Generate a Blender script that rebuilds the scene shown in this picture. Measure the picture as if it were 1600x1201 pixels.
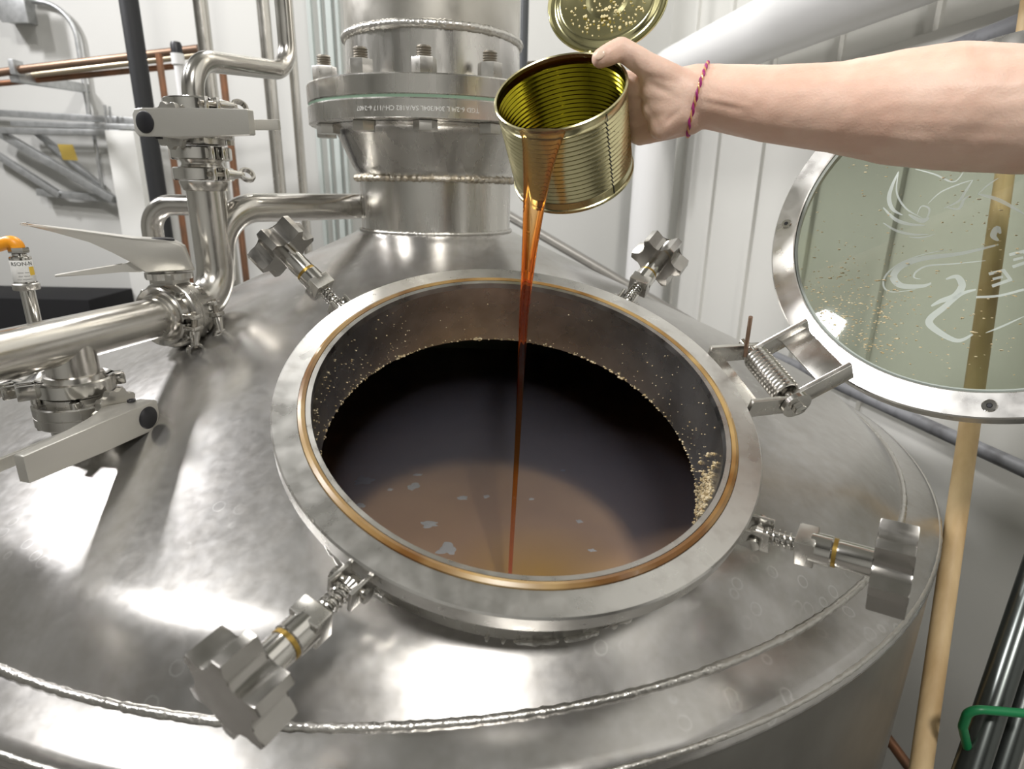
import bpy, bmesh, math, random
from math import sin, cos, pi, radians, sqrt
from mathutils import Vector as V, Matrix, Quaternion, noise as mnoise
import mathutils
random.seed(7)
SC = bpy.context.scene
for o in list(bpy.data.objects): bpy.data.objects.remove(o, do_unlink=True)

# ------------------------------------------------------------------ camera
CAM = V((.1410, -1.1137, .3803)); FW = V((-.0021, .9518, -.3067)); RT = V((.9998, .0083, .0189)); UP = V((-.0206, .3066, .9516)); FPX = 955.43
cd = bpy.data.cameras.new('camera'); cam = bpy.data.objects.new('camera', cd); SC.collection.objects.link(cam)
cam.matrix_world = Matrix(((RT.x, UP.x, -FW.x, CAM.x), (RT.y, UP.y, -FW.y, CAM.y), (RT.z, UP.z, -FW.z, CAM.z), (0, 0, 0, 1)))
cd.sensor_width = 36; cd.lens = FPX / 1600 * 36; cd.clip_start = .02
cd.dof.use_dof = True; cd.dof.focus_distance = .68; cd.dof.aperture_fstop = 6.5
SC.camera = cam

# ------------------------------------------------------------------ world, lamps, exposure
w = bpy.data.worlds.new('world'); SC.world = w; w.use_nodes = True
bg = w.node_tree.nodes['Background']; bg.inputs[0].default_value = (.82, .78, .68, 1); bg.inputs[1].default_value = .07
def area(name, loc, target, sx, sy, power, col=(1, 1, 1)):
    l = bpy.data.lights.new(name, 'AREA'); l.shape = 'RECTANGLE'; l.size = sx; l.size_y = sy; l.energy = power; l.color = col
    o = bpy.data.objects.new(name, l); SC.collection.objects.link(o); o.location = loc
    o.rotation_euler = (V(target) - V(loc)).to_track_quat('-Z', 'Y').to_euler(); return o
area('ceiling_lamp_back', (-.35, 1.15, 2.55), (-.1, -.3, .1), .30, .30, 28, (1, .985, .96))
area('ceiling_lamp_front', (.55, -2.70, 2.75), (.1, -.4, .1), .34, .34, 62, (1, .97, .93))
area('ceiling_lamp_left', (-2.40, .50, 1.93), (0, -.4, .1), .26, .26, 60, (1, .985, 1.0))
area('ceiling_lamp_left_front', (-1.85, -.95, 2.65), (0, -.4, .1), .30, .30, 46, (1, .985, .98))
SC.view_settings.view_transform = 'Standard'; SC.view_settings.look = 'None'; SC.view_settings.gamma = 1
SC.view_settings.use_curve_mapping = False; SC.view_settings.exposure = .04

# ------------------------------------------------------------------ pixel helpers (1600 x 1201 frame)
def ray(px, py): return FW + RT * ((px - 800) / FPX) - UP * ((py - 600.5) / FPX)
def at(px, py, d): return CAM + ray(px, py) * d
def atY(px, py, Y):
    r = ray(px, py); return CAM + r * ((Y - CAM.y) / r.y)
def atP(px, py, P, N):
    r = ray(px, py); return CAM + r * ((P - CAM).dot(N) / r.dot(N))

# ------------------------------------------------------------------ object helpers
COL = SC.collection
WM = {}
def register(o, M): WM[o.name] = M
def tag(o, label=None, cat=None, group=None, kind=None):
    if label: o['label'] = label
    if cat: o['category'] = cat
    if group: o['group'] = group
    if kind: o['kind'] = kind
    return o
def thing(name, label, cat, loc=(0, 0, 0), group=None):
    o = bpy.data.objects.new(name, None); COL.objects.link(o); o.location = loc; o.empty_display_size = .05
    register(o, Matrix.Translation(V(loc))); return tag(o, label, cat, group)
def meshify(me, verts, faces, smooth=True):
    me.from_pydata([tuple(v) for v in verts], [], faces); me.update()
    if smooth:
        for p in me.polygons: p.use_smooth = True
def sharp(me, ang=35):
    bm = bmesh.new(); bm.from_mesh(me); a = radians(ang)
    for e in bm.edges:
        if len(e.link_faces) == 2:
            e.smooth = e.link_faces[0].normal.angle(e.link_faces[1].normal, 0) < a
    bm.to_mesh(me); bm.free()
def obj(name, geo, mat, parent=None, smooth=True, ang=35, fix=True):
    """geo = (verts, faces) in world space; becomes one mesh object, child of parent"""
    verts, faces = geo
    me = bpy.data.meshes.new(name)
    M = WM[parent.name] if parent else Matrix.Translation(sum((V(v) for v in verts), V()) / max(1, len(verts)))
    Mi = M.inverted()
    meshify(me, [Mi @ V(v) for v in verts], faces, smooth)
    if fix:
        bm = bmesh.new(); bm.from_mesh(me); bmesh.ops.recalc_face_normals(bm, faces=bm.faces); bm.to_mesh(me); bm.free()
    if smooth: sharp(me, ang)
    me.materials.append(mat)
    o = bpy.data.objects.new(name, me); COL.objects.link(o)
    if parent: o.parent = parent
    else: o.location = M.translation
    register(o, M); return o
def join(*geos):
    vs, fs = [], []
    for g in geos:
        n = len(vs); vs += list(g[0]); fs += [tuple(i + n for i in f) for f in g[1]]
    return vs, fs
def xf(geo, M): return [M @ V(v) for v in geo[0]], geo[1]
def frame(origin, z, x=None):
    z = V(z).normalized()
    if x is None: x = V((1, 0, 0)) if abs(z.x) < .9 else V((0, 1, 0))
    x = V(x); x = (x - z * x.dot(z)).normalized(); y = z.cross(x)
    return Matrix(((x.x, y.x, z.x, origin[0]), (x.y, y.y, z.y, origin[1]), (x.z, y.z, z.z, origin[2]), (0, 0, 0, 1)))
def lathe(prof, n=48, closed=False, a0=0, a1=2 * pi):
    full = abs(a1 - a0 - 2 * pi) < 1e-6; m = n if full else n + 1; vs, fs = [], []
    for r, z in prof:
        for k in range(m):
            a = a0 + (a1 - a0) * k / n; vs.append(V((r * cos(a), r * sin(a), z)))
    P = len(prof)
    for i in range(P if closed else P - 1):
        j = (i + 1) % P
        for k in range(n):
            k2 = (k + 1) % m; fs.append((i * m + k, i * m + k2, j * m + k2, j * m + k))
    return vs, fs
def tube(pts, rad, n=20, cap=True, flat=None):
    pts = [V(p) for p in pts]; N = len(pts); rads = rad if hasattr(rad, '__len__') else [rad] * N
    t0 = (pts[1] - pts[0]).normalized(); up = V((0, 0, 1)) if abs(t0.z) < .9 else V((1, 0, 0))
    x = (up - t0 * up.dot(t0)).normalized(); vs, fs = [], []
    for i, p in enumerate(pts):
        t = (pts[min(i + 1, N - 1)] - pts[max(i - 1, 0)]).normalized()
        x = (x - t * x.dot(t)).normalized(); y = t.cross(x)
        for k in range(n):
            a = 2 * pi * k / n; vs.append(p + (x * cos(a) + y * sin(a)) * rads[i])
    for i in range(N - 1):
        for k in range(n):
            k2 = (k + 1) % n; fs.append((i * n + k, i * n + k2, (i + 1) * n + k2, (i + 1) * n + k))
    if cap: fs.append(tuple(range(n - 1, -1, -1))); fs.append(tuple((N - 1) * n + k for k in range(n)))
    return vs, fs
def fillet(pts, r, n=10):
    pts = [V(p) for p in pts]; out = [pts[0]]
    for i in range(1, len(pts) - 1):
        a, b, c = pts[i - 1], pts[i], pts[i + 1]; u = (a - b).normalized(); v = (c - b).normalized()
        ang = u.angle(v); rr = r[i - 1] if hasattr(r, '__len__') else r
        d = rr / math.tan(ang / 2); d = min(d, (a - b).length * .95, (c - b).length * .95); R = d * math.tan(ang / 2)
        ctr = b + (u + v).normalized() * (R / sin(ang / 2)); p0 = b + u * d - ctr; p1 = b + v * d - ctr
        tot = p0.angle(p1); ax = p0.cross(p1).normalized()
        for k in range(n + 1): out.append(ctr + Quaternion(ax, tot * k / n) @ p0)
    out.append(pts[-1]); return out
def cyl(p0, p1, r, n=24, r2=None): return tube([p0, p1], [r, r if r2 is None else r2], n)
def bmgeo(bm):
    bm.verts.ensure_lookup_table(); g = ([v.co.copy() for v in bm.verts], [tuple(v.index for v in f.verts) for f in bm.faces]); bm.free(); return g
def box(M, sx, sy, sz, bev=0, seg=2):
    """box centred on the matrix"""
    bm = bmesh.new(); bmesh.ops.create_cube(bm, size=1); bmesh.ops.scale(bm, vec=(sx, sy, sz), verts=bm.verts)
    if bev: bmesh.ops.bevel(bm, geom=bm.edges[:], offset=bev, segments=seg, affect='EDGES', profile=.6)
    bm.transform(M); bm.verts.index_update(); return bmgeo(bm)
def prism(poly, M, h, bev=0, seg=2):
    """polygon in local xy, extruded from -h/2 to h/2 along local z"""
    bm = bmesh.new(); lo = [bm.verts.new((x, y, -h / 2)) for x, y in poly]; hi = [bm.verts.new((x, y, h / 2)) for x, y in poly]; n = len(poly)
    bm.faces.new(lo[::-1]); bm.faces.new(hi)
    for i in range(n): bm.faces.new((lo[i], lo[(i + 1) % n], hi[(i + 1) % n], hi[i]))
    if bev:
        es = [e for e in bm.edges if abs(e.verts[0].co.z - e.verts[1].co.z) < 1e-7]
        bmesh.ops.bevel(bm, geom=es, offset=bev, segments=seg, affect='EDGES', profile=.6)
    bm.transform(M); bm.verts.index_update(); return bmgeo(bm)
def ico(c, r, sub=1, sx=1, sy=1, sz=1, rough=0, seed=0, M=None):
    bm = bmesh.new(); bmesh.ops.create_icosphere(bm, subdivisions=sub, radius=1)
    for v in bm.verts:
        k = 1 + rough * mnoise.noise(v.co * 1.7 + V((seed * 3.1, seed, 0))); v.co = V((v.co.x * sx, v.co.y * sy, v.co.z * sz)) * r * k
    if M is not None: bm.transform(M.to_3x3().to_4x4())
    for v in bm.verts: v.co += V(c)
    bm.verts.index_update(); return bmgeo(bm)
def helix(p0, p1, R, turns, wire, n=14, m=6, x=None):
    M = frame(p0, V(p1) - V(p0), x); L = (V(p1) - V(p0)).length; N = int(turns * n)
    return tube([M @ V((R * cos(2 * pi * k / n), R * sin(2 * pi * k / n), L * k / N)) for k in range(N + 1)], wire, m)
def hexa(r): return [(r * cos(pi / 3 * k + pi / 6), r * sin(pi / 3 * k + pi / 6)) for k in range(6)]
def text_geo(body, size, depth=.0004):
    cu = bpy.data.curves.new('t', 'FONT'); cu.body = body; cu.size = size; cu.extrude = depth; cu.align_x = 'CENTER'; cu.align_y = 'CENTER'; cu.resolution_u = 2
    o = bpy.data.objects.new('t', cu); COL.objects.link(o); dg = bpy.context.evaluated_depsgraph_get()
    me = bpy.data.meshes.new_from_object(o.evaluated_get(dg)); g = ([v.co.copy() for v in me.vertices], [tuple(p.vertices) for p in me.polygons])
    bpy.data.objects.remove(o, do_unlink=True); bpy.data.curves.remove(cu); bpy.data.meshes.remove(me); return g

# ------------------------------------------------------------------ materials
def mat(name, col, rough=.5, metal=0, n1=None, bump=None, rvar=None, ior=None, trans=0, coat=0, sss=None, emit=None, aniso=None):
    """col base colour; n1=(scale, colour2, lo, hi[, detail, stretch]) mottling; rvar=(scale, lo, hi) roughness noise; bump=(scale, strength[, stretch])"""
    m = bpy.data.materials.new(name); m.use_nodes = True; nt = m.node_tree; b = nt.nodes['Principled BSDF']
    b.inputs['Base Color'].default_value = (*col, 1); b.inputs['Roughness'].default_value = rough; b.inputs['Metallic'].default_value = metal
    if ior: b.inputs['IOR'].default_value = ior
    b.inputs['Transmission Weight'].default_value = trans; b.inputs['Coat Weight'].default_value = coat
    if aniso: b.inputs['Anisotropic'].default_value = aniso
    if sss: b.inputs['Subsurface Weight'].default_value = sss[0]; b.inputs['Subsurface Radius'].default_value = sss[1]; b.inputs['Subsurface Scale'].default_value = sss[2]
    L = nt.links; tc = nt.nodes.new('ShaderNodeTexCoord')
    def nz(scale, detail=4, stretch=None, kind='noise'):
        mp = nt.nodes.new('ShaderNodeMapping'); L.new(tc.outputs['Object'], mp.inputs[0])
        if stretch: mp.inputs['Scale'].default_value = stretch
        t = nt.nodes.new('ShaderNodeTexNoise'); t.inputs['Scale'].default_value = scale; t.inputs['Detail'].default_value = detail; L.new(mp.outputs[0], t.inputs['Vector']); return t.outputs['Fac']
    if n1:
        f = nz(n1[0], n1[4] if len(n1) > 4 else 4, n1[5] if len(n1) > 5 else None)
        cr = nt.nodes.new('ShaderNodeValToRGB'); cr.color_ramp.elements[0].position = n1[2]; cr.color_ramp.elements[1].position = n1[3]
        cr.color_ramp.elements[0].color = (*col, 1); cr.color_ramp.elements[1].color = (*n1[1], 1); L.new(f, cr.inputs[0]); L.new(cr.outputs[0], b.inputs['Base Color'])
    if rvar:
        f = nz(rvar[0], 5, rvar[3] if len(rvar) > 3 else None); mr = nt.nodes.new('ShaderNodeMapRange'); mr.inputs[1].default_value = .3; mr.inputs[2].default_value = .7
        mr.inputs[3].default_value = rvar[1]; mr.inputs[4].default_value = rvar[2]; L.new(f, mr.inputs[0]); L.new(mr.outputs[0], b.inputs['Roughness'])
    if bump:
        f = nz(bump[0], 3, bump[2] if len(bump) > 2 else None); bp = nt.nodes.new('ShaderNodeBump'); bp.inputs['Strength'].default_value = bump[1]; bp.inputs['Distance'].default_value = .002
        L.new(f, bp.inputs['Height']); L.new(bp.outputs[0], b.inputs['Normal'])
    return m
ST = (.60, .585, .55)
M = {}
def sheet_mat():
    m = mat('stainless_sheet', (.54, .53, .515), .3, .86, rvar=(90, .215, .255)); nt = m.node_tree; b = nt.nodes['Principled BSDF']; L = nt.links; N = nt.nodes.new
    tc = N('ShaderNodeTexCoord')
    def noise(sc, det, rough=.5):
        t = N('ShaderNodeTexNoise'); t.inputs['Scale'].default_value = sc; t.inputs['Detail'].default_value = det; t.inputs['Roughness'].default_value = rough; L.new(tc.outputs['Object'], t.inputs['Vector']); return t.outputs['Fac']
    def ramp(f, *st):
        r = N('ShaderNodeValToRGB'); e = r.color_ramp.elements
        for i, (p, c) in enumerate(st):
            if i > 1: e.new(p)
        for i, (p, c) in enumerate(sorted(st)): e[i].position = p; e[i].color = (c, c, c, 1)
        L.new(f, r.inputs[0]); return r.outputs[0]
    def mix(fac, c1, c2):
        x = N('ShaderNodeMixRGB'); L.new(fac, x.inputs[0])
        for i, c in ((1, c1), (2, c2)):
            if isinstance(c, tuple): x.inputs[i].default_value = (*c, 1)
            else: L.new(c, x.inputs[i])
        return x.outputs[0]
    mot = mix(ramp(noise(52, 9, .66), (.36, 0), (.70, 1)), (.50, .49, .475), (.425, .41, .385))
    vo = N('ShaderNodeTexVoronoi'); vo.inputs['Scale'].default_value = 46; L.new(tc.outputs['Object'], vo.inputs['Vector'])
    ring = ramp(vo.outputs['Distance'], (.20, 0), (.26, 1), (.32, 0))
    msk = ramp(noise(9, 3), (.54, 0), (.66, 1)); mm = N('ShaderNodeMath'); mm.operation = 'MULTIPLY'; L.new(ring, mm.inputs[0]); L.new(msk, mm.inputs[1]); m2 = N('ShaderNodeMath'); m2.operation = 'MULTIPLY'; L.new(mm.outputs[0], m2.inputs[0]); m2.inputs[1].default_value = .55
    L.new(mix(m2.outputs[0], mot, (.72, .71, .69)), b.inputs['Base Color'])
    return m
M['cone'] = sheet_mat()
M['steel'] = mat('stainless_brushed', ST, .26, 1, rvar=(60, .2, .33, (1, 1, .15)))
M['pipe'] = mat('stainless_tube', (.62, .60, .56), .22, 1, rvar=(30, .17, .28))
M['polish'] = mat('stainless_polished', (.66, .645, .61), .14, 1, rvar=(50, .10, .2))
M['cast'] = mat('cast_stainless', (.60, .585, .55), .33, 1, rvar=(90, .26, .4))
M['knob'] = mat('knob_steel', (.44, .425, .40), .22, 1, rvar=(60, .18, .28))
M['ring'] = mat('turned_stainless', (.62, .61, .585), .3, 1, n1=(60, (.52, .505, .48), .5, .72, 5), rvar=(45, .24, .38))
M['column'] = mat('stainless_column', (.58, .56, .51), .36, 1, n1=(9, (.50, .48, .43), .4, .7, 5), rvar=(22, .3, .45))
M['weld'] = mat('weld_bead', (.60, .585, .55), .3, 1, bump=(260, .5))
M['weldtan'] = mat('weld_bead_tinted', (.50, .44, .34), .38, 1, n1=(160, (.66, .62, .55), .45, .6), bump=(300, 1))
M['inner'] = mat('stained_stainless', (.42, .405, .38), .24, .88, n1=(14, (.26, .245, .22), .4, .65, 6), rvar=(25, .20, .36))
M['handle'] = mat('satin_handle', (.66, .645, .60), .42, .85, bump=(700, .06))
M['black'] = mat('black_plastic', (.012, .012, .015), .38)
M['brass'] = mat('brass_washer', (.45, .30, .08), .35, 1)
M['gasket'] = mat('amber_seal', (.15, .065, .014), .22, 0, n1=(11, (.44, .30, .12), .38, .65, 3), coat=.5)
M['green'] = mat('flange_gasket', (.30, .45, .34), .5)
M['thread'] = mat('thread_steel', (.42, .39, .34), .35, 1)
M['can_in'] = mat('gold_lacquer', (.28, .245, .014), .17, 1)
M['can_out'] = mat('tinplate', (.50, .46, .27), .2, 1, rvar=(30, .18, .32))
M['canlid'] = mat('tinplate_lid', (.66, .62, .34), .16, 1)
M['seam'] = mat('can_seam', (.02, .02, .022), .4)
M['wall'] = mat('painted_wall_panel', (.64, .635, .60), .5, 0, bump=(12, .03))
M['wallb'] = mat('painted_back_wall', (.61, .61, .585), .6, 0, bump=(8, .03))
M['white'] = mat('white_plastic', (.76, .76, .755), .35)
M['frame'] = mat('white_frame', (.74, .74, .71), .45)
M['galv'] = mat('galvanised', (.52, .53, .53), .42, .75, n1=(40, (.42, .43, .43), .4, .65))
M['grey'] = mat('grey_conduit', (.22, .225, .24), .5, .2, n1=(30, (.13, .13, .14), .5, .7))
M['hose'] = mat('black_rubber', (.016, .017, .019), .55, 0, bump=(60, .2))
M['copper'] = mat('tarnished_copper', (.36, .18, .105), .38, .8, n1=(14, (.24, .15, .10), .4, .65))
M['copperd'] = mat('brown_copper', (.25, .165, .115), .42, .7, n1=(10, (.33, .22, .15), .45, .7))
M['wood'] = mat('pine_wood', (.70, .52, .29), .55, 0, n1=(22, (.52, .35, .17), .42, .68, 6, (1, 1, .06)), bump=(40, .15, (1, 1, .06)))
M['darksteel'] = mat('dark_steel', (.10, .11, .105), .25, .9)
M['greencord'] = mat('green_rubber', (.006, .17, .055), .4)
M['orange'] = mat('orange_plastic', (.85, .33, .012), .4)
M['cable'] = mat('dark_cable', (.04, .042, .06), .5)
M['yellow'] = mat('yellow_card', (.62, .45, .10), .6)
M['ink'] = mat('label_ink', (.03, .03, .03), .5)
M['label'] = mat('label_sleeve', (.72, .72, .70), .35)
M['bracelet'] = mat('magenta_cord', (.36, .02, .17), .45)
M['bracelet2'] = mat('gold_thread', (.75, .42, .18), .35, .4)
M['crumb'] = mat('grain_crumbs', (.48, .36, .18), .75, 0, n1=(300, (.72, .62, .42), .4, .6))
M['foam'] = mat('foam', (.72, .72, .80), .5)
M['paleweld'] = mat('etched_glass', (.62, .68, .66), .7); M['paleweld'].node_tree.nodes['Principled BSDF'].inputs['Alpha'].default_value = .6

# ------------------------------------------------------------------ the setting
WN = V((-.988, -.156, 0)).normalized(); WT = V((-.156, .988, 0)).normalized(); WP = V((1.04, 0, 0)); YB = 1.75; ZF, ZC = -1.25, 2.9
def struct(name, geo, m): return tag(obj(name, geo, m, None, False), kind='structure')
def quadbox(p0, p1, n, z0, z1, th):
    p0, p1, n = V(p0), V(p1), V(n); vs = []
    for z in (z0, z1):
        for q in (p0, p1, p1 - n * th, p0 - n * th): vs.append(V((q.x, q.y, z)))
    return vs, [(0, 1, 2, 3), (4, 7, 6, 5), (0, 4, 5, 1), (1, 5, 6, 2), (2, 6, 7, 3), (3, 7, 4, 0)]
corner = WP + WT * ((YB - WP.y) / WT.y)
struct('wall_back', quadbox((-4.5, YB, 0), (corner.x, YB, 0), (0, -1, 0), ZF, ZC, .1), M['wallb'])
wr = struct('wall_right', quadbox(corner, WP - WT * 1.6, WN, ZF, ZC, .1), M['wall'])
struct('wall_front', quadbox((-4.5, -4, 0), (1.6, -4, 0), (0, 1, 0), ZF, ZC, .1), M['wallb'])
struct('wall_left', quadbox((-4.5, -4, 0), (-4.5, YB, 0), (1, 0, 0), ZF, ZC, .1), M['wallb'])
struct('floor', ([V((-4.5, -4, ZF)), V((1.6, -4, ZF)), V((1.6, YB, ZF)), V((-4.5, YB, ZF))], [(0, 1, 2, 3)]), mat('concrete_floor', (.18, .17, .155), .6, 0, n1=(6, (.24, .23, .21), .4, .6)))
struct('ceiling', ([V((-4.5, -4, ZC)), V((1.6, -4, ZC)), V((1.6, YB, ZC)), V((-4.5, YB, ZC))], [(0, 3, 2, 1)]), mat('ceiling_paint', (.20, .20, .18), .8))
for i, s in enumerate((-.9, -.25, .32, .62, .92, 1.22, 1.5)):       # standing seams of the wall cladding
    q = WP + WT * s
    o = obj('panel_rib', quadbox(q - WT * .012 + WN * .012, q + WT * .012 + WN * .012, WN, ZF, ZC, .014), M['wall'], wr, False)

# ------------------------------------------------------------------ kettle
K = thing('brewing_kettle', 'large round stainless steel kettle with conical top, open manway and glass lid', 'kettle', (0, 0, ZF))
C0 = V((.151, -.553, .1903)); NN = V((.1078, -.3933, .9131)).normalized(); E2 = (V((0, 1, 0)) - NN * NN.y).normalized(); E1 = E2.cross(NN)
RM = Matrix(((E1.x, E2.x, NN.x, C0.x), (E1.y, E2.y, NN.y, C0.y), (E1.z, E2.z, NN.z, C0.z), (0, 0, 0, 1)))
def rl(r, az, h): a = radians(az); return RM @ V((r * cos(a), r * sin(a), h))
RN, RS, RE, ZE = .129, .765, .8104, -.017
def cone_z(r):
    if r < .15: t = (r - RN) / .021; return .3067 - .0094 * t * (.6 + .4 * t)
    if r < .70: return .2973 - (r - .15) * .4467
    z0 = .2973 - .55 * .4467
    if r <= RS:
        t = (r - .70) / (RS - .70); return z0 + (0 - z0) * (.86 * t + .14 * t * t * (3 - 2 * t)) + .004 * sin(pi * t)
    return ZE * (r - RS) / (RE - RS)
HOLE = .2005
def cone_mesh():
    rs = [RN + (.70 - RN) * k / 110 for k in range(111)] + [.70 + (RS - .70) * k / 16 for k in range(1, 17)]
    n = 540; vs, fs = [], []; base = C0 - NN * .084
    def rad(p): d = p - base; d = d - NN * d.dot(NN); return d
    for r in rs:
        for k in range(n):
            a = 2 * pi * k / n; vs.append(V((r * cos(a), r * sin(a), cone_z(r))))
    ins = [rad(v).length < HOLE and v.y < -.2 for v in vs]
    for i in range(len(rs) - 1):
        for k in range(n):
            f = (i * n + k, i * n + (k + 1) % n, (i + 1) * n + (k + 1) % n, (i + 1) * n + k)
            if not all(ins[j] for j in f): fs.append(f)
    for j, v in enumerate(vs):
        if ins[j]:
            d = rad(v); s = HOLE / max(d.length, 1e-4)
            if s < 1.2: v += d * (s - 1)
    used = sorted({j for f in fs for j in f}); mp = {j: i for i, j in enumerate(used)}
    return [vs[j] for j in used], [tuple(mp[j] for j in f) for f in fs]
obj('cone_top', cone_mesh(), M['cone'], K)
obj('rim_band', lathe([(RS - .002, .0005), (RS + .01, -.0035), (RE - .012, ZE + .0045), (RE - .005, ZE + .001), (RE - .001, ZE - .005), (RE, ZE - .012)], 240), M['cone'], K)
obj('side_wall', lathe([(RE, ZE - .011), (RE - .002, ZE - .02), (RE - .002, -1.15), (RE - .03, -1.2), (0, -1.2)], 200), mat('stainless_side', (.37, .365, .345), .3, 1, n1=(8, (.29, .28, .26), .4, .65), rvar=(15, .3, .42, (1, 1, .3))), K)
def bead(R, z, r, n, jit, seed, M4=None, squash=1):
    pts = []
    rnd = random.Random(seed)
    vs, fs = [], []; m = 8
    for k in range(n):
        a = 2 * pi * k / n; rr = r * (1 + jit * (rnd.random() - .5) + .25 * jit * sin(k * 1.9))
        for j in range(m):
            b = 2 * pi * j / m; vs.append(V(((R + rr * cos(b)) * cos(a), (R + rr * cos(b)) * sin(a), z + rr * squash * sin(b))))
    for k in range(n):
        for j in range(m): fs.append((k * m + j, ((k + 1) % n) * m + j, ((k + 1) % n) * m + (j + 1) % m, k * m + (j + 1) % m))
    return (vs, fs) if M4 is None else xf((vs, fs), M4)
obj('rim_weld', bead(RS, .0008, .0034, 1100, .28, 1), M['weld'], K, ang=80)
obj('edge_weld', bead(RE - .003, ZE - .003, .0028, 900, .25, 2), M['weld'], K, ang=80)
# neck, reducer and lower flange
obj('neck', lathe([(RN, .300), (RN, .390), (RN - .004, .393), (RN - .01, .393), (RN - .01, .28)], 96), M['steel'], K)
obj('neck_weld', bead(RN + .001, .3075, .0028, 260, .5, 3), M['weld'], K, ang=80)
ZF0 = .4678
ZFT = .5258
obj('reducer', lathe([(RN + .002, .386), (RN + .003, .398), (.136, .404), (.139, .409), (.158, .452), (.163, .460), (.17, .4645), (.18, .467)], 96), M['steel'], K)
obj('reducer_weld', bead(RN + .0025, .3905, .0052, 300, .55, 4, None, .9), M['weldtan'], K, ang=80)
lf = obj('lower_flange', lathe([(.11, ZF0), (.200, ZF0), (.203, ZF0 + .002), (.203, ZF0 + .0255), (.2015, ZF0 + .0275), (.11, ZF0 + .0275)], 128, True), M['steel'], K)
def wrap_text(body, size, R, z, a_mid, flip, depth=.0004):
    g = text_geo(body, size, depth); vs = []
    for v in g[0]:
        x, y = (-v.x, -v.y) if flip else (v.x, v.y)
        a = a_mid + x / R; vs.append(V(((R + v.z) * cos(a), (R + v.z) * sin(a), z + y)))
    return vs, g[1]
obj('stamped_marking', wrap_text('TGD 6-2/4 L 304/304L SA/A182 CH-/117 6-2407', .0088, .2032, ZF0 + .0135, radians(-90), True), mat('stamped_steel', (.80, .80, .78), .5, .6), lf, False)
# manway collar, ring, seal
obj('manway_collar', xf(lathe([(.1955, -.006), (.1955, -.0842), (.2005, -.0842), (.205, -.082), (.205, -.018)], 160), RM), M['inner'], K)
obj('collar_outer_wall', xf(lathe([(.2055, -.088), (.2055, -.016)], 160), RM), M['steel'], K)
obj('collar_weld', bead(.2065, -.0835, .0038, 300, .55, 5, RM), M['weld'], K, ang=80)
obj('manway_ring', xf(lathe([(.1955, -.006), (.1965, .0), (.2008, .0008), (.2012, -.003), (.2075, -.003), (.2082, .0), (.2285, 0), (.230, -.0015), (.230, -.0165), (.2285, -.018), (.2045, -.018)], 200), RM), M['ring'], K)
obj('manway_seal', xf(lathe([(.2008, -.003), (.2015, .0012), (.2045, .0026), (.2075, .0012), (.2080, -.003)], 200), RM), M['gasket'], K)

# swing bolts
def star_poly(n=6, R=.0355, r=.0222, seg=8):
    out = []
    for k in range(n):
        a0 = 2 * pi * k / n; h = radians(6)
        out.append((R * cos(a0 - h), R * sin(a0 - h))); out.append((R * cos(a0 + h), R * sin(a0 + h)))
        b0, b1 = a0 + h, a0 + 2 * pi / n - h
        p0 = V((R * cos(b0), R * sin(b0))); p1 = V((R * cos(b1), R * sin(b1)))
        for j in range(1, seg):
            t = j / seg; p = p0.lerp(p1, t); dep = (R * cos(pi / n - h) - r) * (1 - (2 * t - 1) ** 2); p = p - p.normalized() * dep; out.append((p.x, p.y))
    return out
def swing_bolt(az, h0, h1, roll, label):
    P0 = rl(.240, az, h0); P1 = rl(.332, az, h1); ax = (P1 - P0).normalized(); B = frame(P0, ax, NN); Ltot = (P1 - P0).length
    T = lambda g: xf(g, B)
    side = B.to_3x3() @ V((0, 1, 0)); A = lambda x, y, z: B @ V((x, y, z))
    z1 = .031; z2 = z1 + .015; z3 = z2 + .012; z4 = z3 + .003; z6 = Ltot + .0135
    rod = obj('swing_bolt', T(join(lathe([(0, -.006), (.0046, -.004), (.0046, z2)], 16), lathe([(.0, -.0075), (.0055, -.005), (.0075, 0), (.0055, .005), (0, .0075)], 16))), M['polish'], K)
    rod['label'] = label
    obj('clevis', T(join(box(Matrix.Translation((0, .0095, -.003)), .019, .0035, .030, .001), box(Matrix.Translation((0, -.0095, -.003)), .019, .0035, .030, .001), box(Matrix.Translation((0, 0, -.016)), .019, .022, .006, .001))), M['steel'], rod, ang=30)
    obj('pivot_pin', join(cyl(A(0, -.0145, 0), A(0, .0145, 0), .0036, 14), cyl(A(0, -.0165, 0), A(0, -.0135, 0), .0058, 14), cyl(A(0, .0135, 0), A(0, .0165, 0), .0058, 14)), M['polish'], rod)
    obj('spring', helix(A(0, 0, .007), A(0, 0, z1 + .001), .0068, 5.5, .00085), M['polish'], rod)
    # square nut with a round shoulder
    obj('square_nut', T(join(box(Matrix.Translation((0, 0, (z1 + z2) / 2)), .0245, .0245, z2 - z1, .0014))), M['steel'], rod, ang=30)
    obj('shoulder', T(lathe([(0, z2 - .004), (.0128, z2 - .004), (.0128, z3 - .001), (.0118, z3), (0, z3)], 32)), M['polish'], rod)
    obj('brass_washer', T(lathe([(0, z3), (.0118, z3), (.0118, z4), (0, z4)], 32)), M['brass'], rod)
    obj('knob_shank', T(lathe([(0, z4), (.0112, z4), (.0116, z4 + .002), (.0112, z6 - .02), (0, z6 - .02)], 32)), M['polish'], rod)
    obj('star_knob', prism(star_poly(), B @ Matrix.Translation((0, 0, z6 - .013)) @ Matrix.Rotation(roll, 4, 'Z'), .026, .0016, 2), M['knob'], rod, ang=25)
    return rod
swing_bolt(150, -.018, .024, .25, 'swing bolt standing off the ring beside the upright pipes')
swing_bolt(60, -.012, .012, .5, 'swing bolt at the back right of the ring before the white wall')
swing_bolt(-118, -.014, .001, .1, 'nearest swing bolt with a blurred star knob')
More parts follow.
